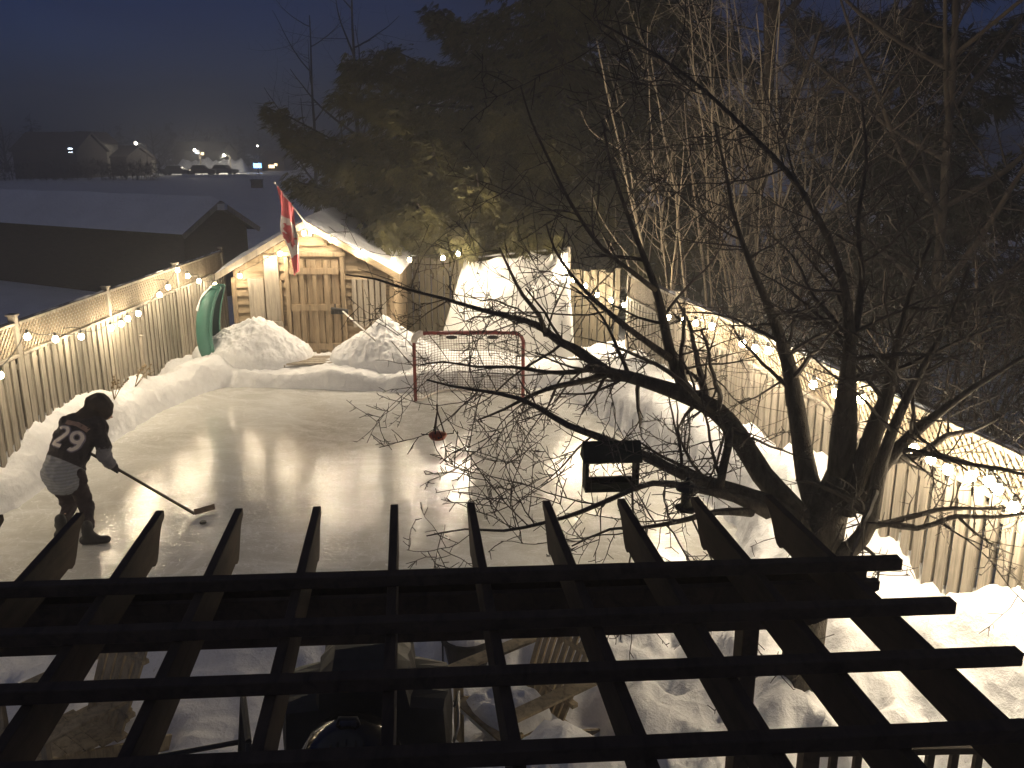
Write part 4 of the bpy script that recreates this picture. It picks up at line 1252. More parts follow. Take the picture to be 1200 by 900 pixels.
def grow(r, wood_mb, twig_mb, pts, rad, level, spec, trop=Vector((0, 0, 1))):
    """children along a limb; spec[level] = (per metre, len0, len1, radius factor, jitter, tropism)"""
    if level >= len(spec): return
    dens, l0, l1, rf, jit, tf, sides, spread = spec[level]
    ln = sum((b - a).length for a, b in zip(pts[:-1], pts[1:]))
    k = int(ln * dens * r.uniform(.8, 1.2) + r.random())
    for _ in range(k):
        t = r.uniform(.12, 1.0) if level else r.uniform(.2, 1.0)
        f = t * (len(pts) - 1); i = min(int(f), len(pts) - 2)
        p = pts[i].lerp(pts[i + 1], f - i); d = (pts[i + 1] - pts[i]).normalized()
        rr = rad[i] + (rad[i + 1] - rad[i]) * (f - i)
        side = rvec(r); side = (side - d * side.dot(d)).normalized()
        dd = (d * r.uniform(.15, .7) + side * spread).normalized()
        L = r.uniform(l0, l1) * (1.15 - .45 * t)
        n = max(2, min(9, int(L / .09))) if level < len(spec) - 1 else 2
        cp = wander(r, p, dd, L, n, jit, trop, tf)
        cr0 = max(.0034, rr * rf * r.uniform(.7, 1.1)); cr = [cr0 + (max(.0022, cr0 * .3) - cr0) * q / n for q in range(n + 1)]
        (wood_mb if level == 0 else twig_mb).tube(cp, cr, sides, cap=False)
        grow(r, wood_mb, twig_mb, cp, cr, level + 1, spec, trop)

# ------------------------------------------------------------------ the bare fruit tree in front
def build_front_tree():
    base = P(936, 815, z=.2)
    root = thing('bare_fruit_tree', 'dark bare fruit tree with spurred branches spreading over the right side of the rink', 'tree', (base.x, base.y, 0))
    org = Vector((base.x, base.y, 0))
    def pt(u, v, Y): return P(u, v, Y=Y)
    k = lambda px, Y: px / 2 * (Y * .98) / FPX * (.84 if px < 45 else .92)
    limbs = []
    def limb(spec):
        pts = [pt(u, v, Y) for u, v, Y, w in spec]; rad = [k(w, Y) for u, v, Y, w in spec]
        limbs.append(spline(pts, rad)); return limbs[-1]
    limb([(932, 850, 5.85, 66), (938, 800, 5.85, 60), (945, 730, 5.88, 58), (953, 665, 5.9, 62), (962, 625, 5.95, 66), (975, 590, 5.97, 50), (985, 555, 6.0, 42)])
    # low left limb carrying the feeders
    limb([(955, 650, 5.9, 50), (915, 600, 5.9, 34), (880, 582, 5.9, 26), (845, 570, 5.95, 22), (800, 556, 5.95, 17), (755, 534, 6.0, 15), (710, 515, 6.05, 12), (665, 498, 6.1, 10), (635, 480, 6.15, 8), (605, 466, 6.2, 6.5), (565, 458, 6.3, 5), (528, 452, 6.35, 3.6), (500, 445, 6.4, 2.5)])
    # arching low limb down to the lower left
    limb([(900, 600, 5.85, 24), (860, 583, 5.75, 15), (815, 573, 5.65, 11), (765, 566, 5.55, 9), (720, 583, 5.5, 8), (680, 600, 5.45, 7), (640, 612, 5.4, 6), (590, 622, 5.4, 4.5), (545, 620, 5.4, 3.2), (500, 628, 5.45, 2)])
    limb([(880, 600, 5.8, 16), (840, 600, 5.6, 10), (800, 610, 5.45, 8), (755, 618, 5.35, 6), (715, 620, 5.3, 4), (670, 640, 5.3, 2.5)])
    # the big left limb
    A = limb([(962, 640, 5.92, 44), (925, 592, 6.0, 38), (893, 556, 6.1, 34), (865, 510, 6.2, 31), (838, 480, 6.3, 29), (800, 462, 6.4, 25), (765, 450, 6.5, 20), (735, 441, 6.6, 18), (712, 436, 6.7, 17), (680, 412, 6.8, 14), (655, 400, 6.9, 12), (630, 381, 7.0, 9.5), (600, 372, 7.1, 8), (560, 362, 7.2, 6.5), (520, 350, 7.3, 5), (480, 340, 7.4, 4), (440, 327, 7.5, 3), (405, 322, 7.6, 2)])
    limb([(640, 393, 6.95, 9), (632, 370, 6.9, 7), (612, 345, 6.85, 5.5), (598, 318, 6.8, 4), (585, 290, 6.8, 2.5)])
    limb([(712, 436, 6.7, 12), (690, 445, 6.6, 10), (655, 452, 6.5, 8), (625, 462, 6.45, 6), (590, 480, 6.4, 4), (560, 492, 6.4, 2.5)])
    limb([(700, 430, 6.75, 10), (672, 436, 6.9, 8), (640, 436, 7.0, 6), (600, 430, 7.1, 5), (560, 430, 7.2, 4), (520, 424, 7.3, 3), (492, 428, 7.3, 2.2)])
    # upright off the big limb, running to the top of the picture
    limb([(815, 470, 6.35, 24), (800, 450, 6.4, 19), (785, 410, 6.45, 16), (772, 350, 6.5, 12), (758, 310, 6.55, 9), (735, 250, 6.6, 6), (715, 190, 6.65, 4), (706, 140, 6.7, 2.5)])
    limb([(768, 340, 6.5, 8), (740, 318, 6.4, 7), (705, 290, 6.35, 6), (670, 240, 6.3, 5), (640, 180, 6.3, 4), (622, 140, 6.3, 3), (610, 100, 6.3, 2)])
    limb([(785, 420, 6.4, 12), (750, 395, 6.3, 9), (720, 372, 6.2, 8), (690, 345, 6.2, 6), (668, 320, 6.2, 5), (650, 292, 6.2, 3.5), (640, 262, 6.2, 2.5)])
    limb([(838, 482, 6.3, 14), (855, 505, 6.1, 12), (848, 545, 5.95, 13), (842, 578, 5.9, 13)])
    # centre limbs
    limb([(962, 610, 5.95, 40), (946, 560, 6.1, 34), (938, 510, 6.2, 28), (930, 462, 6.3, 26), (922, 420, 6.35, 20), (905, 370, 6.4, 13), (880, 310, 6.4, 9), (862, 260, 6.45, 6.5), (850, 200, 6.5, 4.5), (838, 150, 6.5, 3)])
    limb([(985, 560, 6.0, 42), (990, 500, 5.9, 38), (993, 450, 5.8, 27), (996, 400, 5.7, 18), (988, 330, 5.6, 12), (962, 262, 5.5, 9.5), (925, 205, 5.4, 8), (880, 158, 5.35, 6.5), (830, 110, 5.3, 5), (770, 65, 5.3, 4), (700, 25, 5.3, 2.5)])
    limb([(1000, 400, 5.7, 13), (1010, 330, 5.75, 9), (1005, 260, 5.8, 7), (1015, 190, 5.85, 5), (1010, 120, 5.9, 3)])
    limb([(990, 600, 5.9, 34), (1012, 540, 5.85, 30), (1030, 490, 5.8, 27), (1042, 455, 5.75, 19), (1052, 400, 5.7, 11), (1070, 335, 5.65, 7), (1092, 280, 5.6, 4)])
    limb([(1005, 590, 5.9, 26), (1035, 545, 5.8, 22), (1068, 510, 5.7, 18), (1100, 484, 5.6, 13), (1140, 455, 5.5, 9), (1180, 430, 5.4, 7), (1230, 400, 5.3, 5)])
    limb([(1010, 570, 5.9, 20), (1040, 540, 5.95, 15), (1075, 535, 6.0, 12), (1110, 510, 6.0, 9), (1140, 505, 6.0, 6), (1170, 490, 6.0, 3.5)])
    # low right limb and its fork
    limb([(975, 655, 5.85, 34), (1000, 640, 5.8, 28), (1018, 615, 5.75, 25), (1026, 580, 5.7, 23), (1034, 540, 5.65, 20), (1052, 490, 5.6, 15), (1082, 430, 5.5, 10), (1115, 370, 5.4, 6), (1135, 310, 5.3, 3.5)])
    limb([(1018, 615, 5.75, 12), (1040, 614, 5.7, 10), (1075, 619, 5.65, 9), (1105, 610, 5.6, 8), (1122, 605, 5.6, 8), (1160, 606, 5.5, 6), (1200, 602, 5.45, 5), (1240, 590, 5.4, 3)])
    limb([(1010, 640, 5.75, 7), (1024, 650, 5.7, 5), (1030, 668, 5.6, 4), (1026, 690, 5.55, 2.5)])
    limb([(1122, 605, 5.6, 6), (1140, 622, 5.5, 4), (1165, 640, 5.45, 3), (1188, 650, 5.4, 2)])
    tr = MB(); tw = MB(); r = random.Random(12)
    # dense knot of limbs at the crotch
    for pts, rad in limbs:
        tr.tube([p - org for p in pts], rad, 9)
    spec = [(5.4, .35, 1.3, .42, .20, .02, 5, .75), (7.5, .16, .6, .55, .24, .01, 4, .8), (12.0, .03, .11, .75, .20, .03, 3, 1.0)]
    for pts, rad in limbs[1:]:
        grow(r, tw, tw, [p - org for p in pts], rad, 0, spec)
    # small twigs under the crotch
    grow(r, tw, tw, [p - org for p in limbs[0][0]], limbs[0][1], 0, [(2.5, .3, .8, .15, .2, .05, 4, .9)] + spec[1:])
    tr.build('trunk', M['bark'], root, smooth=True, fix=False)
    tw.build('crown', M['twig'], root, smooth=False, fix=False)
    return limbs
LIMBS = build_front_tree()

# feeders hung in the tree
def hopper_feeder():
    c = P(716, 541, Y=5.75); root = thing('bird_feeder', 'dark open house shaped bird feeder hanging in front of the lower left branch', 'bird feeder', c, R(4))
    w, h, d = .375, .31, .13
    m = MB(); m.prism([(-d / 2 - .03, .02), (d / 2 + .03, .02), (d / 2 + .03, .035), (0.0, .155), (-d / 2 - .03, .035)], -w / 2 - .015, w / 2 + .015, 'x'); m.build('roof', M['birdfeeder'], root, bevel=.003)
    for s in (-1, 1):
        m = MB(); m.box((s * (w / 2 - .012), 0, -.080), (.024, d, .196)); m.build('end_panel', M['birdfeeder'], root)
    m = MB(); m.box((0, 0, -.188), (w, d + .02, .018))
    for s in (-1, 1): m.box((0, s * (d / 2 + .001), -.156), (w - .052, .016, .044))
    m.build('tray', M['birdfeeder'], root, bevel=.002)
    m = MB()
    for s in (-1, 1): m.tube([(s * .13, 0, .08), (s * .02, 0, .30), (0, .03, .42)], .003, 5)
    m.build('hanger', M['cord'], root)
hopper_feeder()
def lantern_feeder():
    c = P(805, 582, Y=5.35); root = thing('seed_feeder', 'small lantern shaped seed feeder with a domed cap hanging by a rafter tip', 'bird feeder', c)
    m = MB(); m.lathe((0, 0, .055), [(.075, -.005), (.072, .008), (.05, .035), (.012, .055), (.012, .075)], 18); m.build('cap', M['black'], root, smooth=True)
    m = MB(); m.lathe((0, 0, 0), [(.036, -.07), (.04, -.065), (.04, .05)], 16); m.build('tube', simple('smoky_feeder_tube', (.16, .15, .09), .2, .4, 30, bmp=0), root, smooth=True)
    m = MB(); m.lathe((0, 0, -.10), [(.03, 0), (.07, .012), (.075, .026), (.04, .03)], 16); m.build('tray', M['black'], root)
    m = MB(); m.tube([(0, 0, .12), (.01, .05, .33)], .003, 5); m.build('hanger', M['cord'], root)
lantern_feeder()
def dish_feeder():
    c = P(513, 509, Y=6.35); root = thing('hanging_feeder', 'small orange dish feeder hung on thin wires from the leftmost branch', 'bird feeder', c)
    m = MB(); m.lathe((0, 0, 0), [(.012, -.035), (.038, -.028), (.05, -.008), (.05, .004), (.04, .012), (.012, .016)], 20); m.build('dish', M['orange'], root, smooth=True)
    m = MB()
    for k in range(4):
        a = k * math.pi / 2 + .12; m.tube([(.045 * math.cos(a), .045 * math.sin(a), .0), (.085 * math.cos(a), .085 * math.sin(a), .004), (.088 * math.cos(a) - .02 * math.sin(a), .088 * math.sin(a) + .02 * math.cos(a), .014)], .0035, 5)
    m.build('perch', M['brownbark'], root)
    m = MB()
    for k in range(3):
        a = k * 2.09 + .2; m.tube([(.035 * math.cos(a), .035 * math.sin(a), .012), (0, 0, .15)], .0040, 5)
    m.tube([(0, 0, .15), (0, 0, .19)], .005, 6); m.tube([(0, 0, .19), (.004, .005, .33)], .0018, 4)
    m.build('hanger', M['brownbark'], root)
    root.scale = (1.4, 1.4, 1.25)
dish_feeder()

# ------------------------------------------------------------------ big evergreen behind the shed
def fan_sprays(r, sites, size, droop, nb=5):
    """flat feathery sprays of thin blades at the given (point, direction) sites"""
    V = []; Q = []
    for p, d, s in sites:
        d = (d + Vector((0, 0, -droop))).normalized()
        side = d.cross(Vector((0, 0, 1)));
        if side.length < .05: side = Vector((1, 0, 0))
        side = (side.normalized() + rvec(r) * .35).normalized(); nrm = side.cross(d).normalized()
        L = size * s
        for b in range(nb):
            t = (b / (nb - 1) - .5) * 2 if nb > 1 else 0
            dd = (d + side * t * .85 + nrm * r.uniform(-.15, .15)).normalized()
            l = L * (1 - .35 * abs(t)) * r.uniform(.7, 1.1); w = l * .085
            o = p + d * L * .12 * (1 - abs(t))
            wv = dd.cross(nrm).normalized() * w
            e = o + dd * l + Vector((0, 0, -.12 * l)); mdl = o.lerp(e, .45)
            n = len(V)
            V += [tuple(o), tuple(mdl + wv), tuple(e), tuple(mdl - wv)]; Q.append((n, n + 1, n + 2, n + 3))
    return V, Q

def evergreen(label, base, H, rmax, z0, nboughs, seed, spr, name='evergreen_tree', mat=None, size=.34, droop=.45, group=None, extra=(), nb=5, density=1.0, keep=None):
    r = random.Random(seed)
    root = thing(name, label, 'tree', base, 0, group)
    tr = MB(); tr.tube([(0, 0, -.3), (.05, .02, H * .4), (0, 0, H)], [rmax * .055, rmax * .035, .03], 10)
    sites = []
    bl = []
    for k in range(nboughs):
        t = ((k + r.random()) / nboughs); z = z0 + (H - z0) * t ** 1.15
        a = r.uniform(0, 2 * math.pi)
        L = rmax * (1 - ((z - z0) / (H - z0)) ** 1.1) * r.uniform(.72, 1.08) + .25
        bl.append((z, a, L))
    bl += list(extra)
    for z, a, L in bl:
        if keep and not keep(z, a): continue
        o = Vector((math.cos(a), math.sin(a), 0)); n = 9
        pts = []
        for i in range(n + 1):
            s = i / n
            pts.append(Vector((0, 0, z)) + o * L * s + Vector((0, 0, L * (-.30 * s + .26 * s ** 3))) + rvec(r) * .04 * L * s)
        tr.tube(pts, [max(.012, L * .011 * (1 - s / n)) + .006 for s in range(n + 1)], 5, cap=False)
        m = int(spr * L * density)
        for _ in range(m):
            s = r.random() ** .65; f = s * n; i = min(int(f), n - 1); p = pts[i].lerp(pts[i + 1], f - i)
            dd = (pts[i + 1] - pts[i]).normalized(); sd = Vector((-o.y, o.x, 0)) * r.choice((-1, 1))
            wdt = L * .26 * (1 - s * .75) * r.random() ** .7
            q = p + sd * wdt + Vector((0, 0, -wdt * .35 + r.gauss(0, .13)))
            sites.append((q, (dd * .8 + sd * .7 * r.random() + rvec(r) * .45).normalized(), r.uniform(.5, 1.2)))
    V, Q = fan_sprays(r, sites, size, droop, nb)
    tr.build('trunk', M['brownbark'], root, smooth=True, fix=False)
    np_mesh('crown', V, Q, mat or M['conifer'], root)
    return root
# two long boughs reach out to the left over the shed
ex = [(5.4, R(192), 6.9), (5.0, R(197), 6.6), (6.6, R(193), 5.0), (6.3, R(199), 5.0), (4.4, R(207), 6.2), (3.4, R(262), 5.0), (2.9, R(246), 5.3), (3.0, R(228), 6.0), (3.1, R(212), 6.2), (2.7, R(258), 4.9), (3.7, R(205), 6.4), (4.3, R(218), 5.9), (4.4, R(240), 5.4), (5.0, R(232), 5.5), (5.8, R(212), 5.6), (3.5, R(275), 4.8), (3.8, R(250), 5.4), (3.2, R(240), 5.6), (4.6, R(265), 5.0), (5.2, R(255), 4.8), (5.5, R(225), 5.2), (3.9, R(196), 6.2), (3.6, R(203), 5.6), (5.6, R(200), 5.3), (4.8, R(214), 5.4), (3.2, R(235), 5.4), (3.0, R(255), 5.0), (2.9, R(280), 4.2), (3.3, R(222), 5.6), (2.8, R(268), 4.6), (3.6, R(245), 5.2), (4.2, R(230), 5.3)]
ev = evergreen('large drooping evergreen tree hanging over the shed roof and the back fence', (1.0, 22.6, 0), 15.5, 5.6, 2.3, 100, 4, 240, extra=ex, size=.27, nb=6, droop=.7)

# ------------------------------------------------------------------ pale many stemmed shrub behind the right fence
def build_shrub():
    base = Vector((3.6, 16.6, 0)); root = thing('bare_shrub', 'tall many stemmed bare shrub, its pale stems lit from below behind the right fence', 'shrub', base)
    r = random.Random(9); st = MB(); tw = MB()
    for k in range(30):
        a = r.uniform(0, 2 * math.pi); lean = r.uniform(.05, .55)
        d = Vector((math.cos(a) * lean, math.sin(a) * lean * .8, 1)).normalized()
        p = Vector((r.uniform(-.5, 1.9), r.uniform(-.7, .9), -.1)); L = r.uniform(4.5, 8.5)
        pts = wander(r, p, d, L, 14, .10, Vector((0, 0, 1)), .035)
        r0 = r.uniform(.016, .036); rad = [r0 * (1 - .8 * i / 14) + .003 for i in range(15)]
        st.tube(pts, rad, 6, cap=False)
        grow(r, st, tw, pts, rad, 0, [(2.0, .6, 2.2, .55, .12, .10, 4, .55), (3.0, .25, .9, .5, .14, .06, 3, .6)])
    st.build('stems', M['palebark'], root, smooth=True, fix=False); tw.build('crown', M['palebark'], root, fix=False)
build_shrub()

# ------------------------------------------------------------------ dark trees on the right and behind
def bare_tree(label, base, H, spread, seed, mat, limbs=9, spec=None, name='bare_tree', group=None, r0=None):
    r = random.Random(seed); root = thing(name, label, 'tree', base, 0, group)
    tr = MB(); tw = MB(); r0 = r0 or H * .018
    tp = wander(r, Vector((0, 0, -.2)), Vector((0, 0, 1)), H * .85, 12, .05, Vector((0, 0, 1)), .06)
    trad = [r0 * (1 - .85 * i / 12) + .01 for i in range(13)]
    tr.tube(tp, trad, 9, cap=False)
    spec = spec or [(1.6, .8, 2.4, .5, .13, .05, 4, .7), (2.4, .3, 1.0, .5, .16, .03, 3, .8)]
    for k in range(limbs):
        t = .18 + .8 * (k + r.random()) / limbs; f = t * 12; i = min(int(f), 11); p = tp[i].lerp(tp[i + 1], f - i)
        a = k * 2.4 + r.uniform(-.4, .4); d = Vector((math.cos(a), math.sin(a), r.uniform(.35, 1.0)))
        L = spread * (1.1 - .6 * t) * r.uniform(.8, 1.15)
        lp_ = wander(r, p, d, L, 10, .10, Vector((0, 0, 1)), .06); lr = [trad[i] * .6 * (1 - .85 * q / 10) + .006 for q in range(11)]
        tr.tube(lp_, lr, 6, cap=False)
        grow(r, tr, tw, lp_, lr, 0, spec)
    tr.build('trunk', mat, root, smooth=True, fix=False); tw.build('crown', mat, root, fix=False)
    return root
thick = [(2.6, .8, 2.4, .5, .14, .05, 4, .75), (4.5, .3, 1.1, .55, .18, .03, 3, .8), (4.0, .12, .4, .7, .2, .0, 3, .9)]
bare_tree('large dark bare tree behind the right fence, its twigs filling the upper right', (6.4, 13.2, -.2), 11, 5.2, 21, M['brownbark'], 18, thick, r0=.085)
bare_tree('dark bare tree at the far right edge beyond the fence', (11.2, 13.5, -.2), 9.0, 4.4, 22, M['brownbark'], 14, thick, r0=.09)
bare_tree('dark bare tree between the pale shrub and the right fence corner', (4.9, 18.6, -.2), 12, 4.6, 23, M['brownbark'], 14, thick)
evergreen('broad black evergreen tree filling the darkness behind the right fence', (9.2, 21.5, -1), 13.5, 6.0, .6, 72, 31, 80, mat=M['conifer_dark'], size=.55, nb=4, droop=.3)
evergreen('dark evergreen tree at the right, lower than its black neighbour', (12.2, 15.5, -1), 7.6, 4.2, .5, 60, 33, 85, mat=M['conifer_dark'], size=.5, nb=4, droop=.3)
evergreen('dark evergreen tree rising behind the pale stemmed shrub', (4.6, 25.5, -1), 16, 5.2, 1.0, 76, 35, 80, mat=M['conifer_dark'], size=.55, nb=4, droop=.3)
def thicket(label, base, w, dp, H, seed, n=60):
    r = random.Random(seed); root = thing('bare_bush', label, 'bush', base, math.atan2(-.1677, 1) * -1 if False else R(9.5), 'tangled bushes beyond the right fence'); st = MB(); tw = MB()
    for k in range(n):
        p = Vector((r.uniform(-w, w), r.uniform(-dp, dp), -.1)); d = Vector((r.gauss(0, .35), r.gauss(0, .35), 1)).normalized(); L = H * r.uniform(.6, 1.1)
        pts = wander(r, p, d, L, 9, .16, Vector((0, 0, 1)), .02); r0 = r.uniform(.010, .024)
        rad = [r0 * (1 - .8 * i / 9) + .003 for i in range(10)]
        st.tube(pts, rad, 4, cap=False)
        grow(r, st, tw, pts, rad, 0, [(3.2, .3, 1.4, .6, .16, .02, 3, .8), (4.0, .15, .6, .6, .18, .0, 3, .9)])
    st.build('stems', M['brownbark'], root, fix=False); tw.build('crown', M['brownbark'], root, fix=False)
for lb, y, off, H, sd in (('tangled bare bush behind the far end of the right fence, left of the pale shrub', 14.6, 1.4, 2.0, 61), ('tangled bare bush behind the brightest bulbs of the right fence', 11.4, 2.0, 3.6, 62),
                          ('tangled bare bush behind the fruit tree limbs, past the middle of the right fence', 8.2, 2.1, 3.4, 63), ('tangled bare bush at the right edge behind the nearest lattice', 5.0, 2.3, 3.0, 64)):
    thicket(lb, (rfx(y) + off, y, 0), 1.2, 1.9, H, sd)
faint = [(1.5, .9, 2.8, .5, .13, .06, 4, .7), (2.4, .3, 1.2, .5, .16, .03, 3, .8)]
bare_tree('faint bare tree against the night sky left of the evergreen', (-6.6, 40, -1.2), 15, 5.0, 41, M['brownbark'], 11, faint, r0=.13)
bare_tree('thin faint bare tree against the night sky above the shed', (-10.0, 46, -1.2), 14, 5, 42, M['brownbark'], 10, faint, r0=.11)
# ------------------------------------------------------------------ neighbour's long building on the left
def build_long_building():
    Yc = 32.0
    c = P(217, 272, Y=Yc)                       # near eave corner
    a = Vector((-.868, .497, 0)); b = Vector((.497, .868, 0))
    zE = c.z; zB = -1.8
    W = 3.3; LN = 22.0
    rdg = zE + .98
    root = thing('long_outbuilding', 'long low outbuilding with a snow covered gabled roof beyond the left fence', 'building', (c.x, c.y, zB))
    org = Vector((c.x, c.y, zB)); o = Vector((c.x, c.y, 0))
    def q(s, t, z): return o + a * s + b * t + Vector((0, 0, z)) - org
    m = MB()
    vs = [q(0.25, .12, zB - .5), q(LN, .12, zB - .5), q(LN, W - .12, zB - .5), q(.25, W - .12, zB - .5), q(.25, .12, zE - .02), q(LN, .12, zE - .02), q(LN, W - .12, zE - .02), q(.25, W - .12, zE - .02)]
    m.hexa(vs)
    n = len(m.v); m.add([q(.25, .12, zE - .02), q(.25, W - .12, zE - .02), q(.25, W / 2, rdg - .10)], [(0, 1, 2)])
    m.build('wall', M['wall_brown'], root, fix=False)
    for i, (t0, t1, z0, z1) in enumerate(((0, W / 2, zE, rdg), (W / 2, W, rdg, zE))):
        m = MB()
        e0, e1 = (-.22, 0) if i == 0 else (0, .22); k = (rdg - zE) / (W / 2)
        zz0 = z0 + (e0 * k if i == 0 else 0); zz1 = z1 - (e1 * k if i else 0)
        m.hexa([q(-.1, t0 + e0, zz0 - .04), q(LN, t0 + e0, zz0 - .04), q(LN, t1 + e1, zz1 - .04), q(-.1, t1 + e1, zz1 - .04), q(-.1, t0 + e0, zz0 + .06), q(LN, t0 + e0, zz0 + .06), q(LN, t1 + e1, zz1 + .06), q(-.1, t1 + e1, zz1 + .06)])
        roof = m.build('roof', M['fence_dark'], root)
        V = []; n1, n2 = 90, 12
        for j in range(n2):
            for i2 in range(n1):
                s = -.08 + (LN + .06) * i2 / (n1 - 1); t = j / (n2 - 1)
                tt = t0 + e0 + (t1 + e1 - t0 - e0) * t; z = zz0 + (zz1 - zz0) * t
                ed = min(1, (t if i == 0 else 1 - t) * 7, i2 / 1.5) ** .5
                V.append(tuple(q(s, tt, z + .063 + ed * (.14 + .05 * noise.noise(Vector((s * .6, tt * .8, 3)))))))
        Qs = [(j * n1 + k2, j * n1 + k2 + 1, (j + 1) * n1 + k2 + 1, (j + 1) * n1 + k2) for j in range(n2 - 1) for k2 in range(n1 - 1)]
        np_mesh('roof_snow', V, Qs, M['snow'], roof, True)
    m = MB(); m.bar(q(-.115, -.2, zE - .16), q(-.115, W / 2, rdg - .03), .03, .18); m.bar(q(-.12, W / 2, rdg - .03), q(-.12, W + .2, zE - .16), .03, .18)
    m.build('barge_board', M['grey_v'], root)
    m = MB(); m.box(q(-.13, W / 2, rdg - .17), (.34, .34, .22)); m.build('gable_vent', M['whitewood'], root)
build_long_building()

# ------------------------------------------------------------------ far town across the field
def far_house(name, label, u0, u1, vbase, Y, hw, hr, wallm, cat='house', roofsnow=True, gable='x', windows=(), dep=9):
    p0 = P(u0, vbase, Y=Y); p1 = P(u1, vbase, Y=Y); w = p1.x - p0.x
    root = thing(name, label, cat, (p0.x + w / 2, Y, p0.z))
    m = MB()
    if gable == 'y': m.prism([(-w / 2, -2), (w / 2, -2), (w / 2, hw), (0, hw + hr), (-w / 2, hw)], 0, dep)
    else:
        m.box((0, dep / 2, hw / 2 - 1), (w, dep, hw + 2)); m.prism([(0, hw + .01), (dep, hw + .01), (dep / 2, hw + hr)], -w / 2, w / 2, 'x')
    m.build('wall', wallm, root)
    m = MB()
    if gable == 'y':
        for s in (-1, 1): m.hexa([(s * w / 2 * 1.06, -.3, hw - .1), (0, -.3, hw + hr + .05), (0, dep, hw + hr + .05), (s * w / 2 * 1.06, dep, hw - .1), (s * w / 2 * 1.06, -.3, hw + .2), (0, -.3, hw + hr + .35), (0, dep, hw + hr + .35), (s * w / 2 * 1.06, dep, hw + .2)])
    else:
        for y0, y1 in ((-.3, dep / 2), (dep + .3, dep / 2)):
            m.hexa([(-w / 2 - .3, y0, hw), (w / 2 + .3, y0, hw), (w / 2 + .3, y1, hw + hr + .1), (-w / 2 - .3, y1, hw + hr + .1), (-w / 2 - .3, y0, hw + .25), (w / 2 + .3, y0, hw + .25), (w / 2 + .3, y1, hw + hr + .4), (-w / 2 - .3, y1, hw + hr + .4)])
    m.build('roof', M['snow'] if roofsnow else M['wall_fardark'], root)
    for (wu, wv, ww, wh, em) in windows:
        p = P(wu, wv, Y=Y - .15) - root.location
        m = MB(); m.box((p.x, -.06, p.z), (ww, .08, wh)); m.build('lit_window', em, root)
    return root
W_WARM = emit('warm_lit_window', (1.0, .72, .38), 6.0)
W_COOL = emit('cool_lit_window', (.70, .86, 1.0), 9.0)
W_BLUE = emit('blue_lit_sign', (.16, .42, 1.0), 9.0)
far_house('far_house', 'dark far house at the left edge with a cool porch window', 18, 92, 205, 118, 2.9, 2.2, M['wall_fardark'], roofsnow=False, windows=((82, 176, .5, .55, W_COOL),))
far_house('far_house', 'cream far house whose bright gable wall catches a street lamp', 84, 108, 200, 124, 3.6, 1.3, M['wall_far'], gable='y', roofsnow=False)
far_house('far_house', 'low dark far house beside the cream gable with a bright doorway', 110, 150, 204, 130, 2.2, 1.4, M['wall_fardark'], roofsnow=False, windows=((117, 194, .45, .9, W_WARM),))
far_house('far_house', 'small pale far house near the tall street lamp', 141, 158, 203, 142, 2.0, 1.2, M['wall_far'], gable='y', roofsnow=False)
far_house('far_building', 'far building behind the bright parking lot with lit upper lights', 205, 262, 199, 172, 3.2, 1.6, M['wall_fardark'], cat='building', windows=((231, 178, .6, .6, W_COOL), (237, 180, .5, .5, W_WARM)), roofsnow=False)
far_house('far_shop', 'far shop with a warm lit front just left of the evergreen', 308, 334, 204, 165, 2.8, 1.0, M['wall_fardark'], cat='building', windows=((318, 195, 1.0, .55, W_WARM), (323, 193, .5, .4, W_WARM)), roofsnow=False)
def sign(u, v, Y):
    p = P(u, v, Y=Y); z0 = gz(p.x, p.y); root = thing('lit_sign', 'blue lit roadside sign left of the far shop', 'sign', (p.x, p.y, z0))
    m = MB(); m.box((0, 0, (p.z - z0) / 2), (.25, .25, p.z - z0)); m.build('post', M['black'], root)
    m = MB(); m.box((0, -.2, p.z - z0), (1.3, .2, .75)); m.build('panel', W_BLUE, root)
sign(302, 194, 150)
def street_lamp(label, u, v, Y, em, power=0, arm=1.6, col=(1, .9, .7)):
    p = P(u, v, Y=Y); z0 = gz(p.x, p.y); h = p.z - z0
    root = thing('street_lamp', label, 'street lamp', (p.x + arm, p.y, z0), 0, 'far street lamps')
    m = MB(); m.tube([(0, 0, -.3), (0, 0, h * .96)], [.11, .07], 8); m.build('pole', M['grey_v'], root)
    m = MB(); m.tube([(0, 0, h * .95), (-arm * .5, 0, h * 1.0), (-arm, 0, h * 1.005)], .05, 6); m.build('arm', M['grey_metal'], root)
    m = MB(); m.ball((-arm, 0, h), .19, 10, 6, (1.2, .8, 1.0)); m.build('lamp_head', em, root, smooth=True)
    if power:
        ld = bpy.data.lights.new('street_light', 'POINT'); ld.energy = power; ld.color = col; ld.shadow_soft_size = .4
        lo = bpy.data.objects.new('street_light', ld); COL.objects.link(lo); lo.parent = root; lo.location = (-arm, 0, h - .5)
LW = emit('street_lamp_glow', (1.0, .93, .80), 30.0); LC = emit('street_lamp_cool_glow', (.78, .90, 1.0), 26.0)
street_lamp('far street lamp on a tall pole left of the bright parking lot', 159, 168, 128, LW, 160, 1.4)
street_lamp('far cool street lamp just below the tallest lamp', 165, 180, 150, LC, 60, 1.2)
street_lamp('far street lamp standing in the bright snowy parking lot', 262, 182, 146, LW, 900, 1.0)
street_lamp('far street lamp above the row of parked cars', 228, 176, 142, LW, 900, .8)
street_lamp('far street lamp high left of the blue sign', 302, 171, 190, LW, 0, 1.0)
street_lamp('far cool street lamp beside the flank of the evergreen', 347, 173, 190, LC, 0, 1.0)
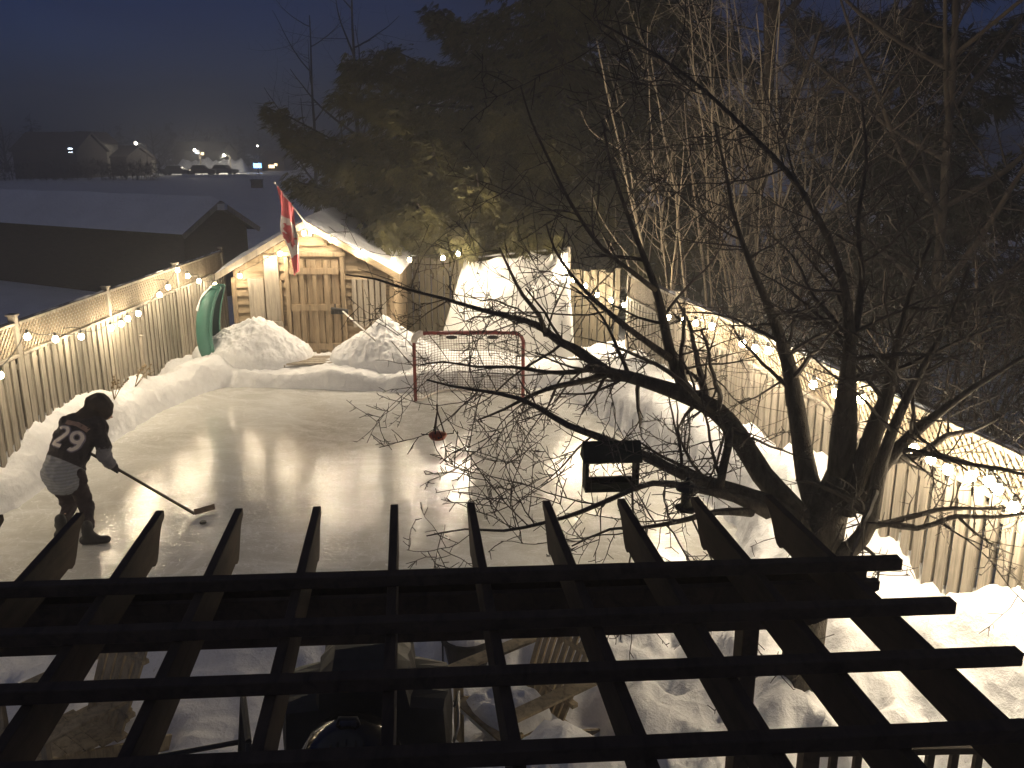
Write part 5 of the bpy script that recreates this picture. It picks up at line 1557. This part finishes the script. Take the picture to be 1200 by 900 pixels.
# snow banks and parked cars of the lot
def far_bank(label, u0, u1, v, Y, h, seed):
    a = P(u0, v, Y=Y); b = P(u1, v, Y=Y); V = []; n = 60
    z0 = gz((a.x + b.x) / 2, Y)
    for j in range(8):
        for i in range(n):
            s = i / (n - 1); t = j / 7
            e = min(1, s * 9, (1 - s) * 9) * math.sin(math.pi * t)
            V.append((a.x + (b.x - a.x) * s - a.x, t * 5.0, -.3 + e * (h + .3) * (1 + .5 * noise.noise(Vector((s * 14 + seed, t * 2, seed))))))
    Q = [(j * n + i, j * n + i + 1, (j + 1) * n + i + 1, (j + 1) * n + i) for j in range(7) for i in range(n - 1)]
    o = np_mesh('snow_bank', V, Q, M['snow'], smooth=True); o.location = (a.x, Y, z0)
    tag(o, label, 'snow bank', 'ploughed snow banks of the far lot')
far_bank('nearer ploughed snow bank along the front of the far parking lot', 190, 296, 207, 121, .35, 1)
far_bank('further ploughed snow bank at the back of the far parking lot', 196, 290, 201, 154, 2.0, 4)
def car(u, v, Y, label, col, rz=0):
    p = P(u, v, Y=Y); z = gz(p.x, p.y)
    root = thing('parked_car', label, 'car', (p.x, p.y, z), rz, 'cars parked in the far lot')
    m = MB(); m.prism([(-2.1, .3), (2.1, .3), (2.15, .75), (1.2, .9), (-1.7, .95), (-2.15, .8)], -.85, .85); m.build('body', simple('car_paint', col, .3, .05, 3, bmp=0), root, bevel=.05)
    m = MB(); m.prism([(-1.5, .94), (1.1, .91), (.5, 1.42), (-1.1, 1.45)], -.75, .75); m.build('windows', M['glass'], root, bevel=.03)
    m = MB(); m.box((-.3, 0, 1.49), (1.5, 1.4, .10)); m.build('snow_cap', M['snow'], root, bevel=.03)
    for x in (-1.35, 1.35):
        for y in (-.8, .8):
            w = MB(); w.prism([(x + .32 * math.cos(t), .32 + .32 * math.sin(t)) for t in np.linspace(0, 2 * math.pi, 13)[:-1]], y - .1, y + .1); w.build('wheel', M['black'], root)
car(207, 203, 134, 'leftmost dark car parked in the far bright lot', (.05, .05, .06))
car(236, 202, 137, 'dark car parked in the middle of the far bright lot', (.08, .06, .05), .15)
car(262, 202, 139, 'grey car parked at the right of the far bright lot', (.20, .20, .20), -.1)
# dark hedge closing the field on the left
def far_hedge(label, u0, u1, v, Y, h, seed):
    a = P(u0, v, Y=Y); b = P(u1, v, Y=Y); r = random.Random(seed); sites = []
    w = b.x - a.x; z0 = gz((a.x + b.x) / 2, Y)
    for _ in range(int(w * 90)):
        x = r.uniform(0, w); y = r.uniform(-.9, .9); hh = h * (1 + .22 * noise.noise(Vector((x * .35, seed, 1))))
        z = hh * r.random() ** .6
        sites.append((Vector((x, y * (1 - z / (hh * 1.6)), z)), rvec(r), r.uniform(.7, 1.2)))
    V, Q = fan_sprays(r, sites, .7, 0, 3)
    root = thing('hedge', label, 'hedge', (a.x, Y, z0 - .2)); np_mesh('foliage', V, Q, M['hedge'], root)
    m = MB()
    for k in range(int(w / 1.5)): m.tube([(k * 1.5 + .4, 0, -.2), (k * 1.5 + r.uniform(0, .8), 0, h * .7)], [.06, .03], 5)
    m.build('stems', M['brownbark'], root)
far_hedge('long dark hedge along the far edge of the field at the left', -40, 190, 211, 112, 2.3, 3)
def far_tree(label, u, v, Y, H, seed, kind=0):
    p = P(u, v, Y=Y); z = gz(p.x, p.y) - .2
    if kind == 0: bare_tree(label, (p.x, Y, z), H, H * .42, seed, M['hedge'], 11, [(1.5, 1.0, 3.0, .6, .13, .05, 3, .7), (1.6, .8, 2.0, .7, .16, .03, 3, .8)], 'far_tree', 'far trees along the skyline', r0=.28)
    else: evergreen(label, (p.x, Y, z), H, H * .33, 1.0, 30, seed, 9, 'far_tree', M['hedge'], size=1.2, nb=4, droop=.2, group='far trees along the skyline')
far_tree('broad bare far tree at the left edge of the skyline', 8, 205, 150, 9, 51)
far_tree('far evergreen behind the dark house at the left edge', 44, 205, 150, 9.5, 52, 1)
far_tree('bare far tree just right of the cream gable', 128, 205, 165, 8.5, 53)
far_tree('far evergreen between the cream gable and the tall lamp', 146, 205, 190, 9, 54, 1)
far_tree('bare far tree behind the tall street lamp', 182, 204, 185, 9.5, 55)
far_tree('far evergreen at the left end of the bright lot', 204, 203, 200, 10, 56, 1)
far_tree('bare far tree rising behind the parked cars', 245, 203, 195, 9, 57)
far_tree('far evergreen right of the bright lot', 283, 203, 205, 9.5, 58, 1)
far_tree('bare far tree behind the blue sign', 306, 203, 210, 9, 59)
far_tree('far evergreen beside the lit shop', 336, 203, 200, 9, 60, 1)
def woods():
    r = random.Random(77); sites = []
    for _ in range(9000):
        x = r.uniform(-330, 330); y = r.uniform(238, 262); h = 8.5 + 2.5 * noise.noise(Vector((x * .05, 0, 2))) + 2.0 * noise.noise(Vector((x * .21, 0, 5)))
        sites.append((Vector((x, y, h * r.random() ** .7)), rvec(r), r.uniform(.7, 1.3)))
    V, Q = fan_sprays(r, sites, 3.4, 0, 3)
    o = np_mesh('far_woods', V, Q, M['hedge']); tag(o, 'dark wooded skyline far behind the town lights', 'woods', kind='stuff')
woods()
m = MB(); m.box((0, 0, .35), (1.1, .8, .9)); m.box((0, 0, .83), (1.25, .95, .10)); m.box((-.3, -.42, .3), (.06, .06, 1.0))
o = m.build('utility_box', M['wall_fardark'], bevel=.05); p = P(301, 215, Y=96); o.location = (p.x, p.y, gz(p.x, p.y))
tag(o, 'small dark utility box out on the snowy field below the blue sign', 'utility box')

# ------------------------------------------------------------------ sky, added fill lamp, exposure
w = bpy.data.worlds.new('World'); scene.world = w; w.use_nodes = True
nt = w.node_tree; bg = nt.nodes['Background']
sky = nt.nodes.new('ShaderNodeTexSky'); sky.sky_type = 'NISHITA'; sky.sun_disc = False
SUN_EL, SUN_ROT = 8.0, 100.0
sky.sun_elevation = R(SUN_EL); sky.sun_rotation = R(SUN_ROT); sky.air_density = 1.0; sky.dust_density = 0.6; sky.ozone_density = 3.0
tint = nt.nodes.new('ShaderNodeMix'); tint.data_type = 'RGBA'; tint.blend_type = 'MULTIPLY'; tint.inputs[0].default_value = 1.0; tint.inputs[7].default_value = (.22, .36, 1.0, 1)
cl = noise_tex(nt, coords(nt, (1, 1, 2.2), 'Generated'), 2.6, 6, .6, .6); cm = mixc(nt, 1.0, sky.outputs[0], ramp(nt, cl, [(.3, (.62, .62, .66)), (.7, (1.3, 1.28, 1.25))]), 'MULTIPLY')
nt.links.new(cm, tint.inputs[6]); nt.links.new(tint.outputs[2], bg.inputs[0]); bg.inputs[1].default_value = SKY_STRENGTH
sl = bpy.data.lights.new('fill_lamp', 'SUN'); sl.energy = NIGHT_FILL; sl.angle = R(120); sl.color = (.93, .95, 1.0)  # wide dim fill added as ambient light on the snow, not a moon
so = bpy.data.objects.new('fill_lamp', sl); COL.objects.link(so); so.rotation_euler = (R(35), 0, R(-40)); so.location = (0, -5, 30)

scene.view_settings.view_transform = 'Standard'; scene.view_settings.look = 'None'
scene.view_settings.exposure = EXPOSURE; scene.view_settings.gamma = 1.0; scene.view_settings.use_curve_mapping = False
scene.cycles.use_denoising = True
scene.cycles.max_bounces = 6; scene.cycles.diffuse_bounces = 3; scene.cycles.glossy_bounces = 3; scene.cycles.transmission_bounces = 2
scene.cycles.sample_clamp_indirect = 4.0
scene.cycles.use_light_tree = True
if HAZE > 0:
    m = bpy.data.materials.new('haze_air'); m.use_nodes = True; t = m.node_tree
    t.nodes.remove(t.nodes['Principled BSDF'])
    pv = t.nodes.new('ShaderNodeVolumePrincipled'); pv.inputs['Density'].default_value = HAZE; pv.inputs['Color'].default_value = (.9, .9, .92, 1); pv.inputs['Anisotropy'].default_value = HAZE_G
    t.links.new(pv.outputs[0], t.nodes['Material Output'].inputs['Volume'])
    mb = MB(); mb.box((0, 125, 9), (800, 300, 24)); o = mb.build('haze', m); tag(o, kind='stuff')  # scattering box added to stand in for lens veil and bulb halos
    o['label'] = 'thin haze added for the veil and glow round the lights'; o['category'] = 'haze'
    scene.cycles.volume_bounces = 0
    scene.cycles.volume_step_rate = 4; scene.cycles.volume_max_steps = 64
